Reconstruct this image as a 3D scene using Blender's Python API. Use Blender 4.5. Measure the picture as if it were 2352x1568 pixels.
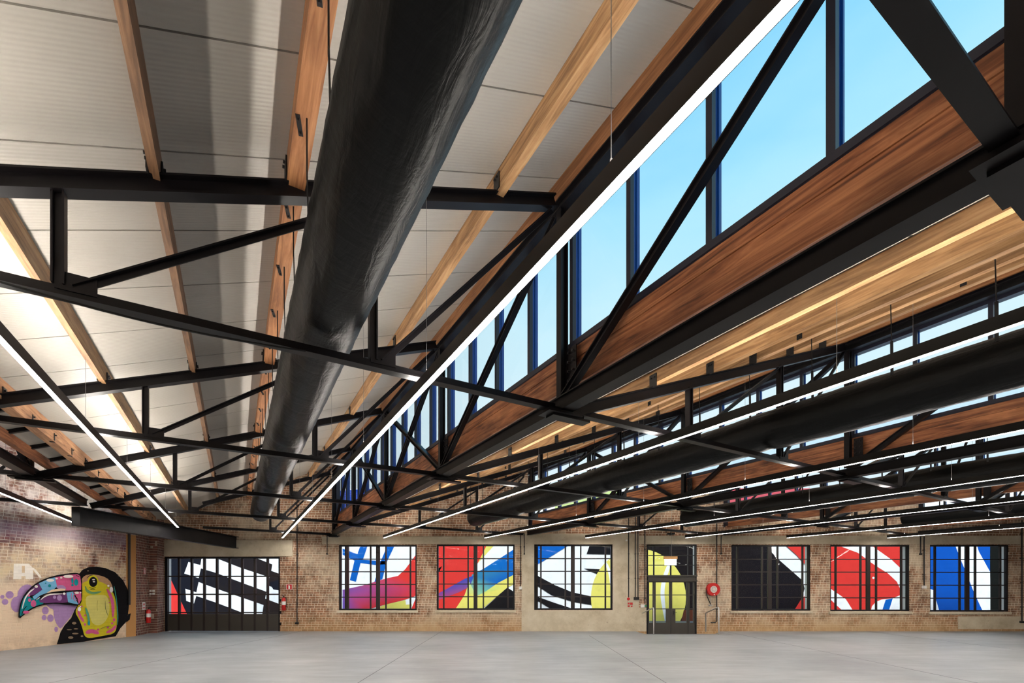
import bpy, math, random
from mathutils import Vector, Matrix
from mathutils.geometry import tessellate_polygon

for o in list(bpy.data.objects): bpy.data.objects.remove(o)
SC = bpy.context.scene
COL = SC.collection
random.seed(7)

# ------------------------------------------------------------------ camera
F, CX, HY = 1092.0, 1176.0, 1350.0       # focal length and horizon in photo pixels (2352 wide)
EYE = 1.6
cam_d = bpy.data.cameras.new('camera'); cam = bpy.data.objects.new('camera', cam_d); COL.objects.link(cam)
cam.location = (0, 0, EYE); cam.rotation_euler = (math.pi/2, 0, 0)
cam_d.sensor_width = 36.0; cam_d.lens = F/2352*36.0
cam_d.shift_x = 0.0; cam_d.shift_y = (HY-784)/2352.0
cam_d.clip_start = 0.05; cam_d.clip_end = 500
SC.camera = cam

# ------------------------------------------------------------------ world, sun, exposure
def lin(c):
    out = []
    for x in c[:3]:
        x = x/255.0
        out.append(x/12.92 if x <= 0.04045 else ((x+0.055)/1.055)**2.4)
    return (out[0], out[1], out[2], 1.0)
W = bpy.data.worlds.new('dusk_sky'); SC.world = W; W.use_nodes = True
nt = W.node_tree; nt.nodes.clear()
wo = nt.nodes.new('ShaderNodeOutputWorld'); bg = nt.nodes.new('ShaderNodeBackground')
tc = nt.nodes.new('ShaderNodeTexCoord'); sp = nt.nodes.new('ShaderNodeSeparateXYZ')
nt.links.new(tc.outputs['Generated'], sp.inputs[0])
ramp = nt.nodes.new('ShaderNodeValToRGB')
els = ramp.color_ramp.elements
els[0].position = 0.0; els[0].color = lin((226, 240, 246))
els[1].position = 1.0; els[1].color = lin((14, 66, 170))
for p, c in ((0.25, (222, 240, 249)), (0.45, (202, 238, 253)), (0.62, (170, 228, 253)), (0.76, (128, 208, 250)), (0.86, (50, 120, 214))):
    e = els.new(p); e.color = lin(c)
nz = nt.nodes.new('ShaderNodeTexNoise'); nz.inputs['Scale'].default_value = 2.2; nz.inputs['Detail'].default_value = 5
mp = nt.nodes.new('ShaderNodeMapping'); mp.inputs['Scale'].default_value = (1, 1, 3.0); mp.inputs['Rotation'].default_value = (0.3, 0.5, 0)
nt.links.new(tc.outputs['Generated'], mp.inputs[0]); nt.links.new(mp.outputs[0], nz.inputs['Vector'])
ma = nt.nodes.new('ShaderNodeMath'); ma.operation = 'MULTIPLY_ADD'; ma.inputs[1].default_value = 0.30; ma.inputs[2].default_value = -0.15
nt.links.new(nz.outputs[0], ma.inputs[0])
ad = nt.nodes.new('ShaderNodeMath'); ad.operation = 'ADD'
nt.links.new(sp.outputs[2], ad.inputs[0]); nt.links.new(ma.outputs[0], ad.inputs[1])
nt.links.new(ad.outputs[0], ramp.inputs[0]); nt.links.new(ramp.outputs[0], bg.inputs[0])
bg.inputs[1].default_value = 0.96
nt.links.new(bg.outputs[0], wo.inputs[0])

sun_d = bpy.data.lights.new('daylight_sun', 'SUN'); sun = bpy.data.objects.new('daylight_sun', sun_d); COL.objects.link(sun)
sun_d.energy = 2.8; sun_d.angle = math.radians(12); sun_d.color = (1.0, 0.98, 0.96)  # soft sun added to brighten the lane mural; the sky itself is dusk
sun.rotation_euler = Vector((0.05, 0.78, -0.62)).to_track_quat('-Z', 'Y').to_euler()
sun.location = (0, -20, 30)

SC.view_settings.view_transform = 'Standard'; SC.view_settings.look = 'None'
SC.view_settings.exposure = 0.22; SC.view_settings.gamma = 1.0; SC.view_settings.use_curve_mapping = False
LED_DOWN, LED_UP = 76.0, 80.0

# ------------------------------------------------------------------ place
D = 17.6                                   # back wall
TH = math.atan(636.0/F)                    # roof grid is turned against the wall
CT, ST = math.cos(TH), math.sin(TH)
def RW(v, s, z=0.0): return Vector((CT*v-ST*s, ST*v+CT*s, z))
def VS(x, y): return (CT*x+ST*y, -ST*x+CT*y)
PER, S0 = 6.24, -3.10
def SV(j): return S0+PER*j                 # clerestory line j
SEG, SK0 = 3.565, 0.716
def SK(k): return SK0+SEG*k                # truss line k
SLOPE = 0.376
def ztop(v, j): return 3.594+(SLOPE if j <= 2 else 0.34)*(v-SV(j))          # top of the sloping chord
def zceil(v, j): return ztop(v, j)+0.20
def leftx(y): return -13.0+0.1223*(y-12.07)
ROOM = [(leftx(-4), -4), (25, -4), (25, D), (leftx(D), D)]
def grow(poly, m):
    (a, b, c, d) = poly
    return [(a[0]-m, a[1]-m), (b[0]+m, b[1]-m), (c[0]+m, c[1]+m), (d[0]-m, d[1]+m)]
ROOFPOLY = grow(ROOM, 0.12); ROOFPOLY[0] = (ROOM[0][0]-0.5, -4.1); ROOFPOLY[3] = (leftx(D)-0.75, D+0.12)
def inside(x, y, poly=ROOM):
    n = len(poly)
    for i in range(n):
        ax, ay = poly[i]; bx, by = poly[(i+1) % n]
        if (bx-ax)*(y-ay)-(by-ay)*(x-ax) < -1e-6: return False
    return True
def clip_seg(p0, p1, poly=ROOM):
    """p = (v,s,z) ends; returns clipped ends or None"""
    w0, w1 = RW(*p0), RW(*p1); t0, t1 = 0.0, 1.0
    n = len(poly)
    for i in range(n):
        ax, ay = poly[i]; bx, by = poly[(i+1) % n]
        d0 = (bx-ax)*(w0.y-ay)-(by-ay)*(w0.x-ax); d1 = (bx-ax)*(w1.y-ay)-(by-ay)*(w1.x-ax)
        if d0 < 0 and d1 < 0: return None
        if d0 < 0: t0 = max(t0, d0/(d0-d1))
        elif d1 < 0: t1 = min(t1, d0/(d0-d1))
    if t1-t0 < 1e-3: return None
    a, b = Vector(p0), Vector(p1)
    return tuple(a.lerp(b, t0)), tuple(a.lerp(b, t1))
def clip_poly(pts, poly):
    n = len(poly)
    for i in range(n):
        ax, ay = poly[i]; bx, by = poly[(i+1) % n]; out = []
        f = lambda p: (bx-ax)*(p[1]-ay)-(by-ay)*(p[0]-ax)
        for q in range(len(pts)):
            a, b = pts[q], pts[(q+1) % len(pts)]; fa, fb = f(a), f(b)
            if fa >= 0: out.append(a)
            if (fa >= 0) != (fb >= 0):
                t = fa/(fa-fb); out.append((a[0]+(b[0]-a[0])*t, a[1]+(b[1]-a[1])*t))
        pts = out
        if len(pts) < 3: return []
    return pts

# ------------------------------------------------------------------ mesh building
class MB:
    def __init__(s): s.v = []; s.f = []; s.m = []; s.mi = 0; s.sm = set()
    def add(s, vs, fs):
        b = len(s.v); s.v += [tuple(x) for x in vs]
        for f in fs: s.f.append([b+i for i in f]); s.m.append(s.mi)
        return s
    def box(s, x0, x1, y0, y1, z0, z1):
        return s.add([(x0,y0,z0),(x1,y0,z0),(x1,y1,z0),(x0,y1,z0),(x0,y0,z1),(x1,y0,z1),(x1,y1,z1),(x0,y1,z1)],
              [(3,2,1,0),(4,5,6,7),(0,1,5,4),(1,2,6,5),(2,3,7,6),(3,0,4,7)])
    def bar(s, p0, p1, w, h, off=(0, 0), up=None):
        """oriented bar: w along side, h along up"""
        p0, p1 = Vector(p0), Vector(p1); d = (p1-p0).normalized()
        if up is None: up = Vector((0,0,1)) if abs(d.z) < 0.95 else Vector((0,1,0))
        side = d.cross(Vector(up)).normalized(); u = side.cross(d).normalized()
        vs = []
        for p in (p0, p1):
            for a, b in ((-1,-1),(1,-1),(1,1),(-1,1)):
                vs.append(p+side*(off[0]+a*w/2)+u*(off[1]+b*h/2))
        return s.add(vs, [(3,2,1,0),(4,5,6,7),(0,1,5,4),(1,2,6,5),(2,3,7,6),(3,0,4,7)])
    def isec(s, p0, p1, h, w, t=0.012, up=None):
        s.bar(p0, p1, t, h-2*t, (0, 0), up); s.bar(p0, p1, w, t, (0, h/2-t/2), up); s.bar(p0, p1, w, t, (0, -h/2+t/2), up); return s
    def tube(s, pts, r, n=10, cap=True):
        pts = [Vector(p) for p in pts]; rings = []; prev = None
        for i, p in enumerate(pts):
            d = (pts[min(i+1, len(pts)-1)]-pts[max(i-1, 0)]).normalized()
            if prev is None:
                ref = Vector((0,0,1)) if abs(d.z) < 0.9 else Vector((1,0,0)); u = d.cross(ref).normalized()
            else: u = (prev-d*prev.dot(d)).normalized()
            prev = u; w = d.cross(u)
            rr = r[i] if isinstance(r, (list, tuple)) else r
            rings.append([p+(u*math.cos(a)+w*math.sin(a))*rr for a in [2*math.pi*k/n for k in range(n)]])
        vs = [q for ring in rings for q in ring]; fs = []
        for i in range(len(rings)-1):
            for k in range(n): fs.append((i*n+k, i*n+(k+1) % n, (i+1)*n+(k+1) % n, (i+1)*n+k))
        b = len(s.f); s.add(vs, fs)
        for q in range(b, len(s.f)): s.sm.add(q)
        if cap: s.add(rings[0], [tuple(reversed(range(n)))]); s.add(rings[-1], [tuple(range(n))])
        return s
    def prism(s, pts, d, base=0.0, axis='z'):
        """convex/concave outline pts (a,b) extruded along axis from base to base+d"""
        P = {'z': lambda a, b, c: (a, b, c), 'y': lambda a, b, c: (a, c, b), 'x': lambda a, b, c: (c, a, b)}[axis]
        n = len(pts); vs = [P(a, b, base) for a, b in pts]+[P(a, b, base+d) for a, b in pts]
        tri = tessellate_polygon([[Vector((a, b, 0)) for a, b in pts]])
        fs = [tuple(t) for t in tri]+[tuple(i+n for i in reversed(t)) for t in tri]
        fs += [(i, (i+1) % n, n+(i+1) % n, n+i) for i in range(n)]
        return s.add(vs, fs)
    def build(s, name, mats, parent=None, origin=(0,0,0), rot=0.0, bevel=0.0, cols=None, smooth=False):
        me = bpy.data.meshes.new(name); o0 = Vector(origin)
        me.from_pydata([tuple(Vector(v)-o0) for v in s.v], [], s.f); 
        if not isinstance(mats, (list, tuple)): mats = [mats]
        for m in mats: me.materials.append(m)
        for i, p in enumerate(me.polygons):
            p.material_index = s.m[i]
            if smooth or i in s.sm: p.use_smooth = True
        o = bpy.data.objects.new(name, me); COL.objects.link(o)
        if parent is not None: o.parent = parent
        else:
            o.rotation_euler = (0, 0, rot)
            o.location = RW(*origin) if rot else Vector(origin)
        if bevel:
            b = o.modifiers.new('bevel', 'BEVEL'); b.width = bevel; b.segments = 2; b.limit_method = 'ANGLE'
        return o
def fixn(o):
    import bmesh
    bm = bmesh.new(); bm.from_mesh(o.data); bmesh.ops.recalc_face_normals(bm, faces=bm.faces); bm.to_mesh(o.data); bm.free(); return o
def thing(name, label, cat, origin=(0,0,0), rot=0.0, group=None):
    o = bpy.data.objects.new(name, None); COL.objects.link(o); o.empty_display_size = 0.2
    o.rotation_euler = (0, 0, rot); o.location = RW(*origin) if rot else Vector(origin)
    o['label'] = label; o['category'] = cat
    if group: o['group'] = group
    return o
def tag(o, label, cat, group=None):
    o['label'] = label; o['category'] = cat
    if group: o['group'] = group
    return o
def struct(o): o['kind'] = 'structure'; return o
def empty_struct(name, loc=(0,0,0), rot=0.0):
    o = bpy.data.objects.new(name, None); COL.objects.link(o); o.rotation_euler = (0,0,rot)
    o.location = RW(*loc) if rot else Vector(loc); o['kind'] = 'structure'; return o

# pixel of the photo -> point on the back wall / a parallel plane
def wx(px, Y=D): return (px-CX)*Y/F
def wz(py, Y=D): return EYE+(HY-py)*Y/F

# ------------------------------------------------------------------ materials
def mat(name):
    m = bpy.data.materials.new(name); m.use_nodes = True; n = m.node_tree
    return m, n, n.nodes['Principled BSDF']
def flat(name, rgb, rough=0.5, metal=0.0, spec=None, emit=None, es=0.0):
    m, n, b = mat(name); b.inputs['Base Color'].default_value = lin(rgb); b.inputs['Roughness'].default_value = rough
    b.inputs['Metallic'].default_value = metal
    if spec is not None: b.inputs['Specular IOR Level'].default_value = spec
    if emit: b.inputs['Emission Color'].default_value = lin(emit); b.inputs['Emission Strength'].default_value = es
    return m
def N(n, t, **kw):
    x = n.nodes.new(t)
    for k, v in kw.items(): x.inputs[k].default_value = v
    return x
def objco(n, scale=(1,1,1), rot=(0,0,0)):
    t = n.nodes.new('ShaderNodeTexCoord'); m = n.nodes.new('ShaderNodeMapping')
    m.inputs['Scale'].default_value = scale; m.inputs['Rotation'].default_value = rot
    n.links.new(t.outputs['Object'], m.inputs[0]); return m.outputs[0]
def geoco(n):
    g = n.nodes.new('ShaderNodeNewGeometry'); return g.outputs['Position']
def rampn(n, src, stops):
    r = n.nodes.new('ShaderNodeValToRGB'); e = r.color_ramp.elements
    e[0].position, e[0].color = stops[0][0], lin(stops[0][1]); e[1].position, e[1].color = stops[-1][0], lin(stops[-1][1])
    for p, c in stops[1:-1]: x = e.new(p); x.color = lin(c)
    n.links.new(src, r.inputs[0]); return r.outputs[0]
def mix(n, a, b, f, mode='MIX'):
    m = n.nodes.new('ShaderNodeMix'); m.data_type = 'RGBA'; m.blend_type = mode
    for s, i in ((f, 0), (a, 6), (b, 7)):
        if isinstance(s, (int, float)): m.inputs[i].default_value = s
        elif isinstance(s, tuple): m.inputs[i].default_value = s
        else: n.links.new(s, m.inputs[i])
    return m.outputs[2]
def mathn(n, op, a, b=None):
    m = n.nodes.new('ShaderNodeMath'); m.operation = op
    for i, s in enumerate((a, b)):
        if s is None: continue
        if isinstance(s, (int, float)): m.inputs[i].default_value = s
        else: n.links.new(s, m.inputs[i])
    return m.outputs[0]
def bump(n, b, h, strength=0.3, dist=0.01):
    x = n.nodes.new('ShaderNodeBump'); x.inputs['Strength'].default_value = strength; x.inputs['Distance'].default_value = dist
    n.links.new(h, x.inputs['Height']); n.links.new(x.outputs[0], b.inputs['Normal'])
def noise(n, co, scale, detail=4, rough=0.55, dist=0.0):
    x = N(n, 'ShaderNodeTexNoise', Scale=scale, Detail=detail, Roughness=rough, Distortion=dist); n.links.new(co, x.inputs['Vector']); return x.outputs[0]

def wood(name, cols, stain=0.5, rough=0.55):
    m, n, b = mat(name); co = objco(n, (9, 0.55, 9))
    g = noise(n, co, 2.0, 7, 0.6, 1.2)
    c = rampn(n, g, [(0.28, cols[0]), (0.48, cols[1]), (0.68, cols[2])])
    co2 = objco(n, (1.2, 0.5, 1.2)); g2 = noise(n, co2, 1.6, 5, 0.6)
    s = rampn(n, g2, [(0.30, (120, 105, 98)), (0.55, (255, 255, 255))])
    c = mix(n, c, s, stain, 'MULTIPLY')
    inf = n.nodes.new('ShaderNodeObjectInfo'); hs = n.nodes.new('ShaderNodeHueSaturation')
    v = mathn(n, 'MULTIPLY_ADD', inf.outputs['Random'], 0.3); v.node.inputs[2].default_value = 0.85
    n.links.new(v, hs.inputs['Value']); n.links.new(c, hs.inputs['Color'])
    n.links.new(hs.outputs[0], b.inputs['Base Color']); b.inputs['Roughness'].default_value = rough
    bump(n, b, g, 0.35, 0.006); return m
M = {}
M['purlin'] = wood('sawn_timber', [(124, 86, 54), (178, 134, 90), (204, 164, 118)], 0.55)
M['oldbeam'] = wood('old_timber', [(80, 42, 25), (156, 94, 58), (200, 134, 88)], 0.95)
M['greybeam'] = wood('weathered_timber', [(120, 84, 60), (176, 128, 92), (206, 160, 118)], 0.6, 0.7)
M['fascia'] = wood('orange_timber', [(118, 74, 44), (158, 104, 64), (188, 134, 90)], 0.5)
M['brownpurlin'] = wood('aged_brown_timber', [(84, 58, 40), (124, 90, 62), (152, 114, 82)], 0.5)  # darker copy of the purlin timber, underside shade put into its colour

def steel(name, rgb, rough=0.45):
    m, n, b = mat(name); co = geoco(n); g = noise(n, co, 6, 4)
    c = rampn(n, g, [(0.3, tuple(int(x*0.8) for x in rgb)), (0.7, tuple(min(255, int(x*1.15)) for x in rgb))])
    n.links.new(c, b.inputs['Base Color']); b.inputs['Roughness'].default_value = rough; b.inputs['Specular IOR Level'].default_value = 0.24
    return m
M['steel'] = steel('black_painted_steel', (19, 16, 18), 0.42)
M['steel2'] = steel('charcoal_painted_steel', (27, 27, 31), 0.45)
M['bolt'] = flat('bolt_steel', (46, 44, 44), 0.4, 0.5)
M['frame'] = flat('window_frame_black', (34, 26, 24), 0.5)
M['doorpaint'] = flat('door_dark_olive_paint', (58, 54, 48), 0.5)
M['navy'] = flat('navy_window_frame', (12, 74, 160), 0.35)  # blue sky light on the dark outer frame, put into the paint colour
M['navydark'] = flat('dark_window_frame', (34, 34, 46), 0.4)
M['led_down'] = flat('led_diffuser_lower', (255, 246, 232), 0.5, emit=(255, 247, 238), es=LED_DOWN)
M['led_up'] = flat('led_diffuser_upper', (255, 246, 232), 0.5, emit=(255, 248, 238), es=LED_UP)
M['housing'] = flat('light_housing_black', (24, 22, 21), 0.4)
M['wire'] = flat('suspension_wire', (150, 148, 146), 0.35, 0.8)
M['strap'] = flat('black_strap', (18, 18, 20), 0.6)
M['pipe'] = flat('black_conduit', (26, 24, 24), 0.4)
M['red'] = flat('red_enamel', (196, 30, 28), 0.35)
M['white'] = flat('white_plastic', (236, 236, 232), 0.4)
M['redpaint'] = flat('sign_red', (200, 36, 40), 0.5)
M['green'] = flat('green_plastic', (60, 150, 110), 0.4)
M['chrome'] = flat('brushed_stainless', (186, 186, 184), 0.28, 0.9)
M['black'] = flat('black_plastic', (16, 16, 18), 0.45)
M['exitlit'] = flat('lit_sign_face', (240, 255, 248), 0.5, emit=(235, 255, 246), es=3.0)
M['tan'] = flat('tan_sign_top', (226, 170, 110), 0.5)
M['gauge'] = flat('silver_hose_drum', (214, 208, 200), 0.4)

# fabric duct
m, n, b = mat('black_duct_fabric'); co = objco(n, (6, 1.6, 6)); g = noise(n, co, 1.8, 5, 0.55, 0.6)
co2 = objco(n, (1, 12, 1)); g2 = noise(n, co2, 1.0, 3)
h = mathn(n, 'ADD', g, mathn(n, 'MULTIPLY', g2, 0.35)); bump(n, b, h, 0.55, 0.02)
b.inputs['Base Color'].default_value = lin((8, 8, 8)); b.inputs['Roughness'].default_value = 0.36
b.inputs['Specular IOR Level'].default_value = 0.17; M['duct'] = m

# ceiling panels: cream metal skin with fine ribs running up the slope
m, n, b = mat('ribbed_ceiling_panel'); co = objco(n)
s = n.nodes.new('ShaderNodeSeparateXYZ'); n.links.new(co, s.inputs[0])
w = mathn(n, 'SINE', mathn(n, 'MULTIPLY', s.outputs[1], 2*math.pi/0.033)); bump(n, b, w, 0.5, 0.002)
g = noise(n, co, 0.7, 3)
n.links.new(rampn(n, g, [(0.3, (168, 162, 152)), (0.7, (178, 172, 163))]), b.inputs['Base Color'])
b.inputs['Roughness'].default_value = 0.42; M['ceil'] = m
M['joint'] = flat('dark_panel_joint', (22, 20, 19), 0.8)

# concrete floor
m, n, b = mat('polished_concrete'); co = geoco(n)
g = noise(n, co, 0.35, 6, 0.6); 
mp = n.nodes.new('ShaderNodeMapping'); mp.inputs['Scale'].default_value = (0.5, 2.2, 1); n.links.new(co, mp.inputs[0])
g2 = noise(n, mp.outputs[0], 1.5, 6, 0.65)
c = rampn(n, g, [(0.32, (134, 139, 143)), (0.5, (154, 158, 161)), (0.7, (168, 171, 173))])
c = mix(n, c, rampn(n, g2, [(0.35, (205, 205, 205)), (0.65, (255, 255, 255))]), 0.8, 'MULTIPLY')
n.links.new(c, b.inputs['Base Color'])
rr = n.nodes.new('ShaderNodeMapRange'); rr.inputs[3].default_value = 0.32; rr.inputs[4].default_value = 0.6
n.links.new(g2, rr.inputs[0]); n.links.new(rr.outputs[0], b.inputs['Roughness']); bump(n, b, g2, 0.05, 0.01); M['floor'] = m
M['groove'] = flat('floor_joint_sealant', (92, 92, 92), 0.8)

def brick(name, axes, c1, c2, mortar, plaster, pl_amt, seed=0.0, variety=1.0):
    m, n, b = mat(name); co = geoco(n); s = n.nodes.new('ShaderNodeSeparateXYZ'); n.links.new(co, s.inputs[0])
    cb = n.nodes.new('ShaderNodeCombineXYZ'); rowi = mathn(n, 'FLOOR', mathn(n, 'DIVIDE', s.outputs[2], 0.086)); n.links.new(mathn(n, 'ADD', s.outputs[axes], mathn(n, 'MULTIPLY', mathn(n, 'FLOOR', mathn(n, 'MULTIPLY', rowi, 0.5)), 0.0947)), cb.inputs[0]); n.links.new(s.outputs[2], cb.inputs[1])
    wob = N(n, 'ShaderNodeTexNoise', Scale=2.0, Detail=2.0); n.links.new(cb.outputs[0], wob.inputs['Vector'])
    def bt(width, c1, c2, off):
        t = n.nodes.new('ShaderNodeTexBrick'); t.offset = 0.5
        t.inputs['Color1'].default_value = lin(c1); t.inputs['Color2'].default_value = lin(c2); t.inputs['Mortar'].default_value = lin(mortar)
        t.inputs['Scale'].default_value = 1.0; t.inputs['Mortar Size'].default_value = 0.0085; t.inputs['Mortar Smooth'].default_value = 0.3
        t.inputs['Bias'].default_value = -0.1; t.inputs['Brick Width'].default_value = width; t.inputs['Row Height'].default_value = 0.086
        n.links.new(cb.outputs[0], t.inputs['Vector']); return t
    ta = bt(0.240, c1, c2, 0); tb = bt(0.120, c1, c2, 0)
    # alternate stretcher and header courses
    row = mathn(n, 'FLOOR', mathn(n, 'DIVIDE', s.outputs[2], 0.086)); odd = mathn(n, 'PINGPONG', row, 1.0)
    c = mix(n, ta.outputs[0], tb.outputs[0], odd)
    fac = mathn(n, 'ADD', mathn(n, 'MULTIPLY', ta.outputs[1], mathn(n, 'SUBTRACT', 1.0, odd)), mathn(n, 'MULTIPLY', tb.outputs[1], odd))
    g = noise(n, co, 0.55, 6, 0.62); g2 = noise(n, co, 3.2, 6, 0.65)
    dirt = rampn(n, g2, [(0.30, (150, 138, 124)), (0.55, (250, 246, 240))]); c = mix(n, c, dirt, 0.75, 'MULTIPLY')
    gm = mathn(n, 'ADD', mathn(n, 'MULTIPLY', g, 0.7), mathn(n, 'MULTIPLY', g2, 0.3))
    pm = n.nodes.new('ShaderNodeMapRange'); pm.inputs[1].default_value = pl_amt; pm.inputs[2].default_value = pl_amt+0.16; n.links.new(gm, pm.inputs[0])
    pf = mathn(n, 'MULTIPLY', pm.outputs[0], 0.72)
    c = mix(n, c, lin(plaster), pf)
    n.links.new(c, b.inputs['Base Color']); b.inputs['Roughness'].default_value = 0.9
    bump(n, b, mathn(n, 'SUBTRACT', mathn(n, 'MULTIPLY', g2, 0.4), fac), 0.5, 0.008)
    return m, n, b, c, s, g, g2
mm = brick('brown_brick_wall', 0, (176, 128, 98), (136, 104, 82), (236, 224, 202), (220, 206, 180), 0.47)
M['brick'] = mm[0]
# ochre staining low on the back wall
m, n, b, c, s, g, g2 = mm
low = n.nodes.new('ShaderNodeMapRange'); low.inputs[1].default_value = 0.75; low.inputs[2].default_value = 0.1; n.links.new(s.outputs[2], low.inputs[0])
lf = mathn(n, 'MULTIPLY', low.outputs[0], mathn(n, 'MULTIPLY', g, 1.1))
c = mix(n, c, lin((186, 148, 98)), lf); n.links.new(c, b.inputs['Base Color'])
# painted side wall: cream wash below, purple-grey band above
mm = brick('painted_brick_wall', 1, (172, 108, 84), (126, 90, 86), (234, 224, 212), (234, 220, 196), 0.43)
M['brickleft'] = mm[0]
m, n, b, c, s, g, g2 = mm
def band(z0, z1, z2, z3):
    a = n.nodes.new('ShaderNodeMapRange'); a.inputs[1].default_value = z0; a.inputs[2].default_value = z1; n.links.new(s.outputs[2], a.inputs[0])
    d = n.nodes.new('ShaderNodeMapRange'); d.inputs[1].default_value = z3; d.inputs[2].default_value = z2; n.links.new(s.outputs[2], d.inputs[0])
    return mathn(n, 'MULTIPLY', a.outputs[0], d.outputs[0])
wn = mathn(n, 'MULTIPLY', rampn(n, g2, [(0.4, (60, 60, 60)), (0.62, (255, 255, 255))]), 1.0)
c = mix(n, c, lin((232, 222, 218)), mathn(n, 'MULTIPLY', band(3.4, 3.7, 8, 9), mathn(n, 'MULTIPLY', wn, 0.75)))
c = mix(n, c, lin((96, 78, 118)), mathn(n, 'MULTIPLY', band(2.75, 3.05, 3.25, 3.5), 0.6))
c = mix(n, c, lin((226, 204, 160)), mathn(n, 'MULTIPLY', band(1.5, 1.9, 2.3, 2.75), mathn(n, 'MULTIPLY', wn, 0.75)))
c = mix(n, c, lin((244, 218, 186)), mathn(n, 'MULTIPLY', band(-1, -0.9, 1.45, 1.95), 0.86))
c = mix(n, c, lin((150, 118, 92)), mathn(n, 'MULTIPLY', band(-1, -0.9, 0.05, 0.45), mathn(n, 'MULTIPLY', wn, 0.5)))
n.links.new(c, b.inputs['Base Color'])
mm = brick('corner_brick', 1, (140, 86, 72), (104, 68, 60), (196, 180, 162), (168, 150, 130), 0.56)
M['brickcorner'] = mm[0]

m, n, b = mat('aged_render'); co = geoco(n); g = noise(n, co, 1.2, 7, 0.65); g2 = noise(n, co, 14, 4, 0.7)
c = rampn(n, g, [(0.30, (176, 162, 136)), (0.5, (204, 192, 168)), (0.7, (220, 210, 190))])
c = mix(n, c, rampn(n, g2, [(0.27, (110, 96, 76)), (0.36, (255, 255, 255))]), 0.8, 'MULTIPLY')
n.links.new(c, b.inputs['Base Color']); b.inputs['Roughness'].default_value = 0.9; bump(n, b, g2, 0.3, 0.006); M['render'] = m
M['paving'] = flat('lane_asphalt', (120, 120, 122), 0.9)
M['roofskin'] = flat('roof_sheet', (214, 220, 224), 0.35)
M['ochre'] = flat('ochre_paint', (196, 142, 84), 0.8)

m = bpy.data.materials.new('clear_glass'); m.use_nodes = True; n = m.node_tree; n.nodes.clear()
o_ = n.nodes.new('ShaderNodeOutputMaterial'); tr = n.nodes.new('ShaderNodeBsdfTransparent'); gl = n.nodes.new('ShaderNodeBsdfGlossy'); gl.inputs['Roughness'].default_value = 0.02
fr = n.nodes.new('ShaderNodeLayerWeight'); fp = n.nodes.new('ShaderNodeMath'); fp.operation = 'POWER'; fp.inputs[1].default_value = 5.0; n.links.new(fr.outputs['Facing'], fp.inputs[0]); fa = n.nodes.new('ShaderNodeMath'); fa.operation = 'MULTIPLY_ADD'; fa.inputs[1].default_value = 0.6; fa.inputs[2].default_value = 0.010; n.links.new(fp.outputs[0], fa.inputs[0]); mx = n.nodes.new('ShaderNodeMixShader'); tr.inputs[0].default_value = (0.97, 0.985, 0.98, 1)
n.links.new(fa.outputs[0], mx.inputs[0]); n.links.new(tr.outputs[0], mx.inputs[1]); n.links.new(gl.outputs[0], mx.inputs[2]); n.links.new(mx.outputs[0], o_.inputs[0]); M['glass'] = m

# paint whose pigment colour is stored per patch in the mesh
def paintmat(name, rough, brickaxis=None):
    m, n, b = mat(name); a = n.nodes.new('ShaderNodeAttribute'); a.attribute_name = 'pigment'; c = a.outputs['Color']
    co = geoco(n); g = noise(n, co, 3.0, 6, 0.7)
    c = mix(n, c, rampn(n, g, [(0.3, (232, 231, 230)), (0.5, (255, 255, 255))]), 0.5, 'MULTIPLY')
    if brickaxis is not None:
        s = n.nodes.new('ShaderNodeSeparateXYZ'); n.links.new(co, s.inputs[0]); cb = n.nodes.new('ShaderNodeCombineXYZ')
        n.links.new(s.outputs[brickaxis], cb.inputs[0]); n.links.new(s.outputs[2], cb.inputs[1])
        t = n.nodes.new('ShaderNodeTexBrick'); t.inputs['Scale'].default_value = 1; t.inputs['Brick Width'].default_value = 0.24; t.inputs['Row Height'].default_value = 0.086
        t.inputs['Mortar Size'].default_value = 0.008; t.inputs['Color1'].default_value = (1,1,1,1); t.inputs['Color2'].default_value = (0.93,0.93,0.93,1); t.inputs['Mortar'].default_value = (0.86,0.86,0.86,1)
        n.links.new(cb.outputs[0], t.inputs['Vector']); c = mix(n, c, t.outputs[0], 0.6, 'MULTIPLY')
        x = mathn(n, 'SUBTRACT', g, mathn(n, 'MULTIPLY', t.outputs[1], 0.8)); bump(n, b, x, 0.35, 0.006)
    n.links.new(c, b.inputs['Base Color']); b.inputs['Roughness'].default_value = rough; b.inputs['Specular IOR Level'].default_value = 0.12; return m
M['artpaint'] = paintmat('street_art_paint', 0.6)
M['brickpaint'] = paintmat('street_art_paint_on_brick', 0.7, 1)

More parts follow.
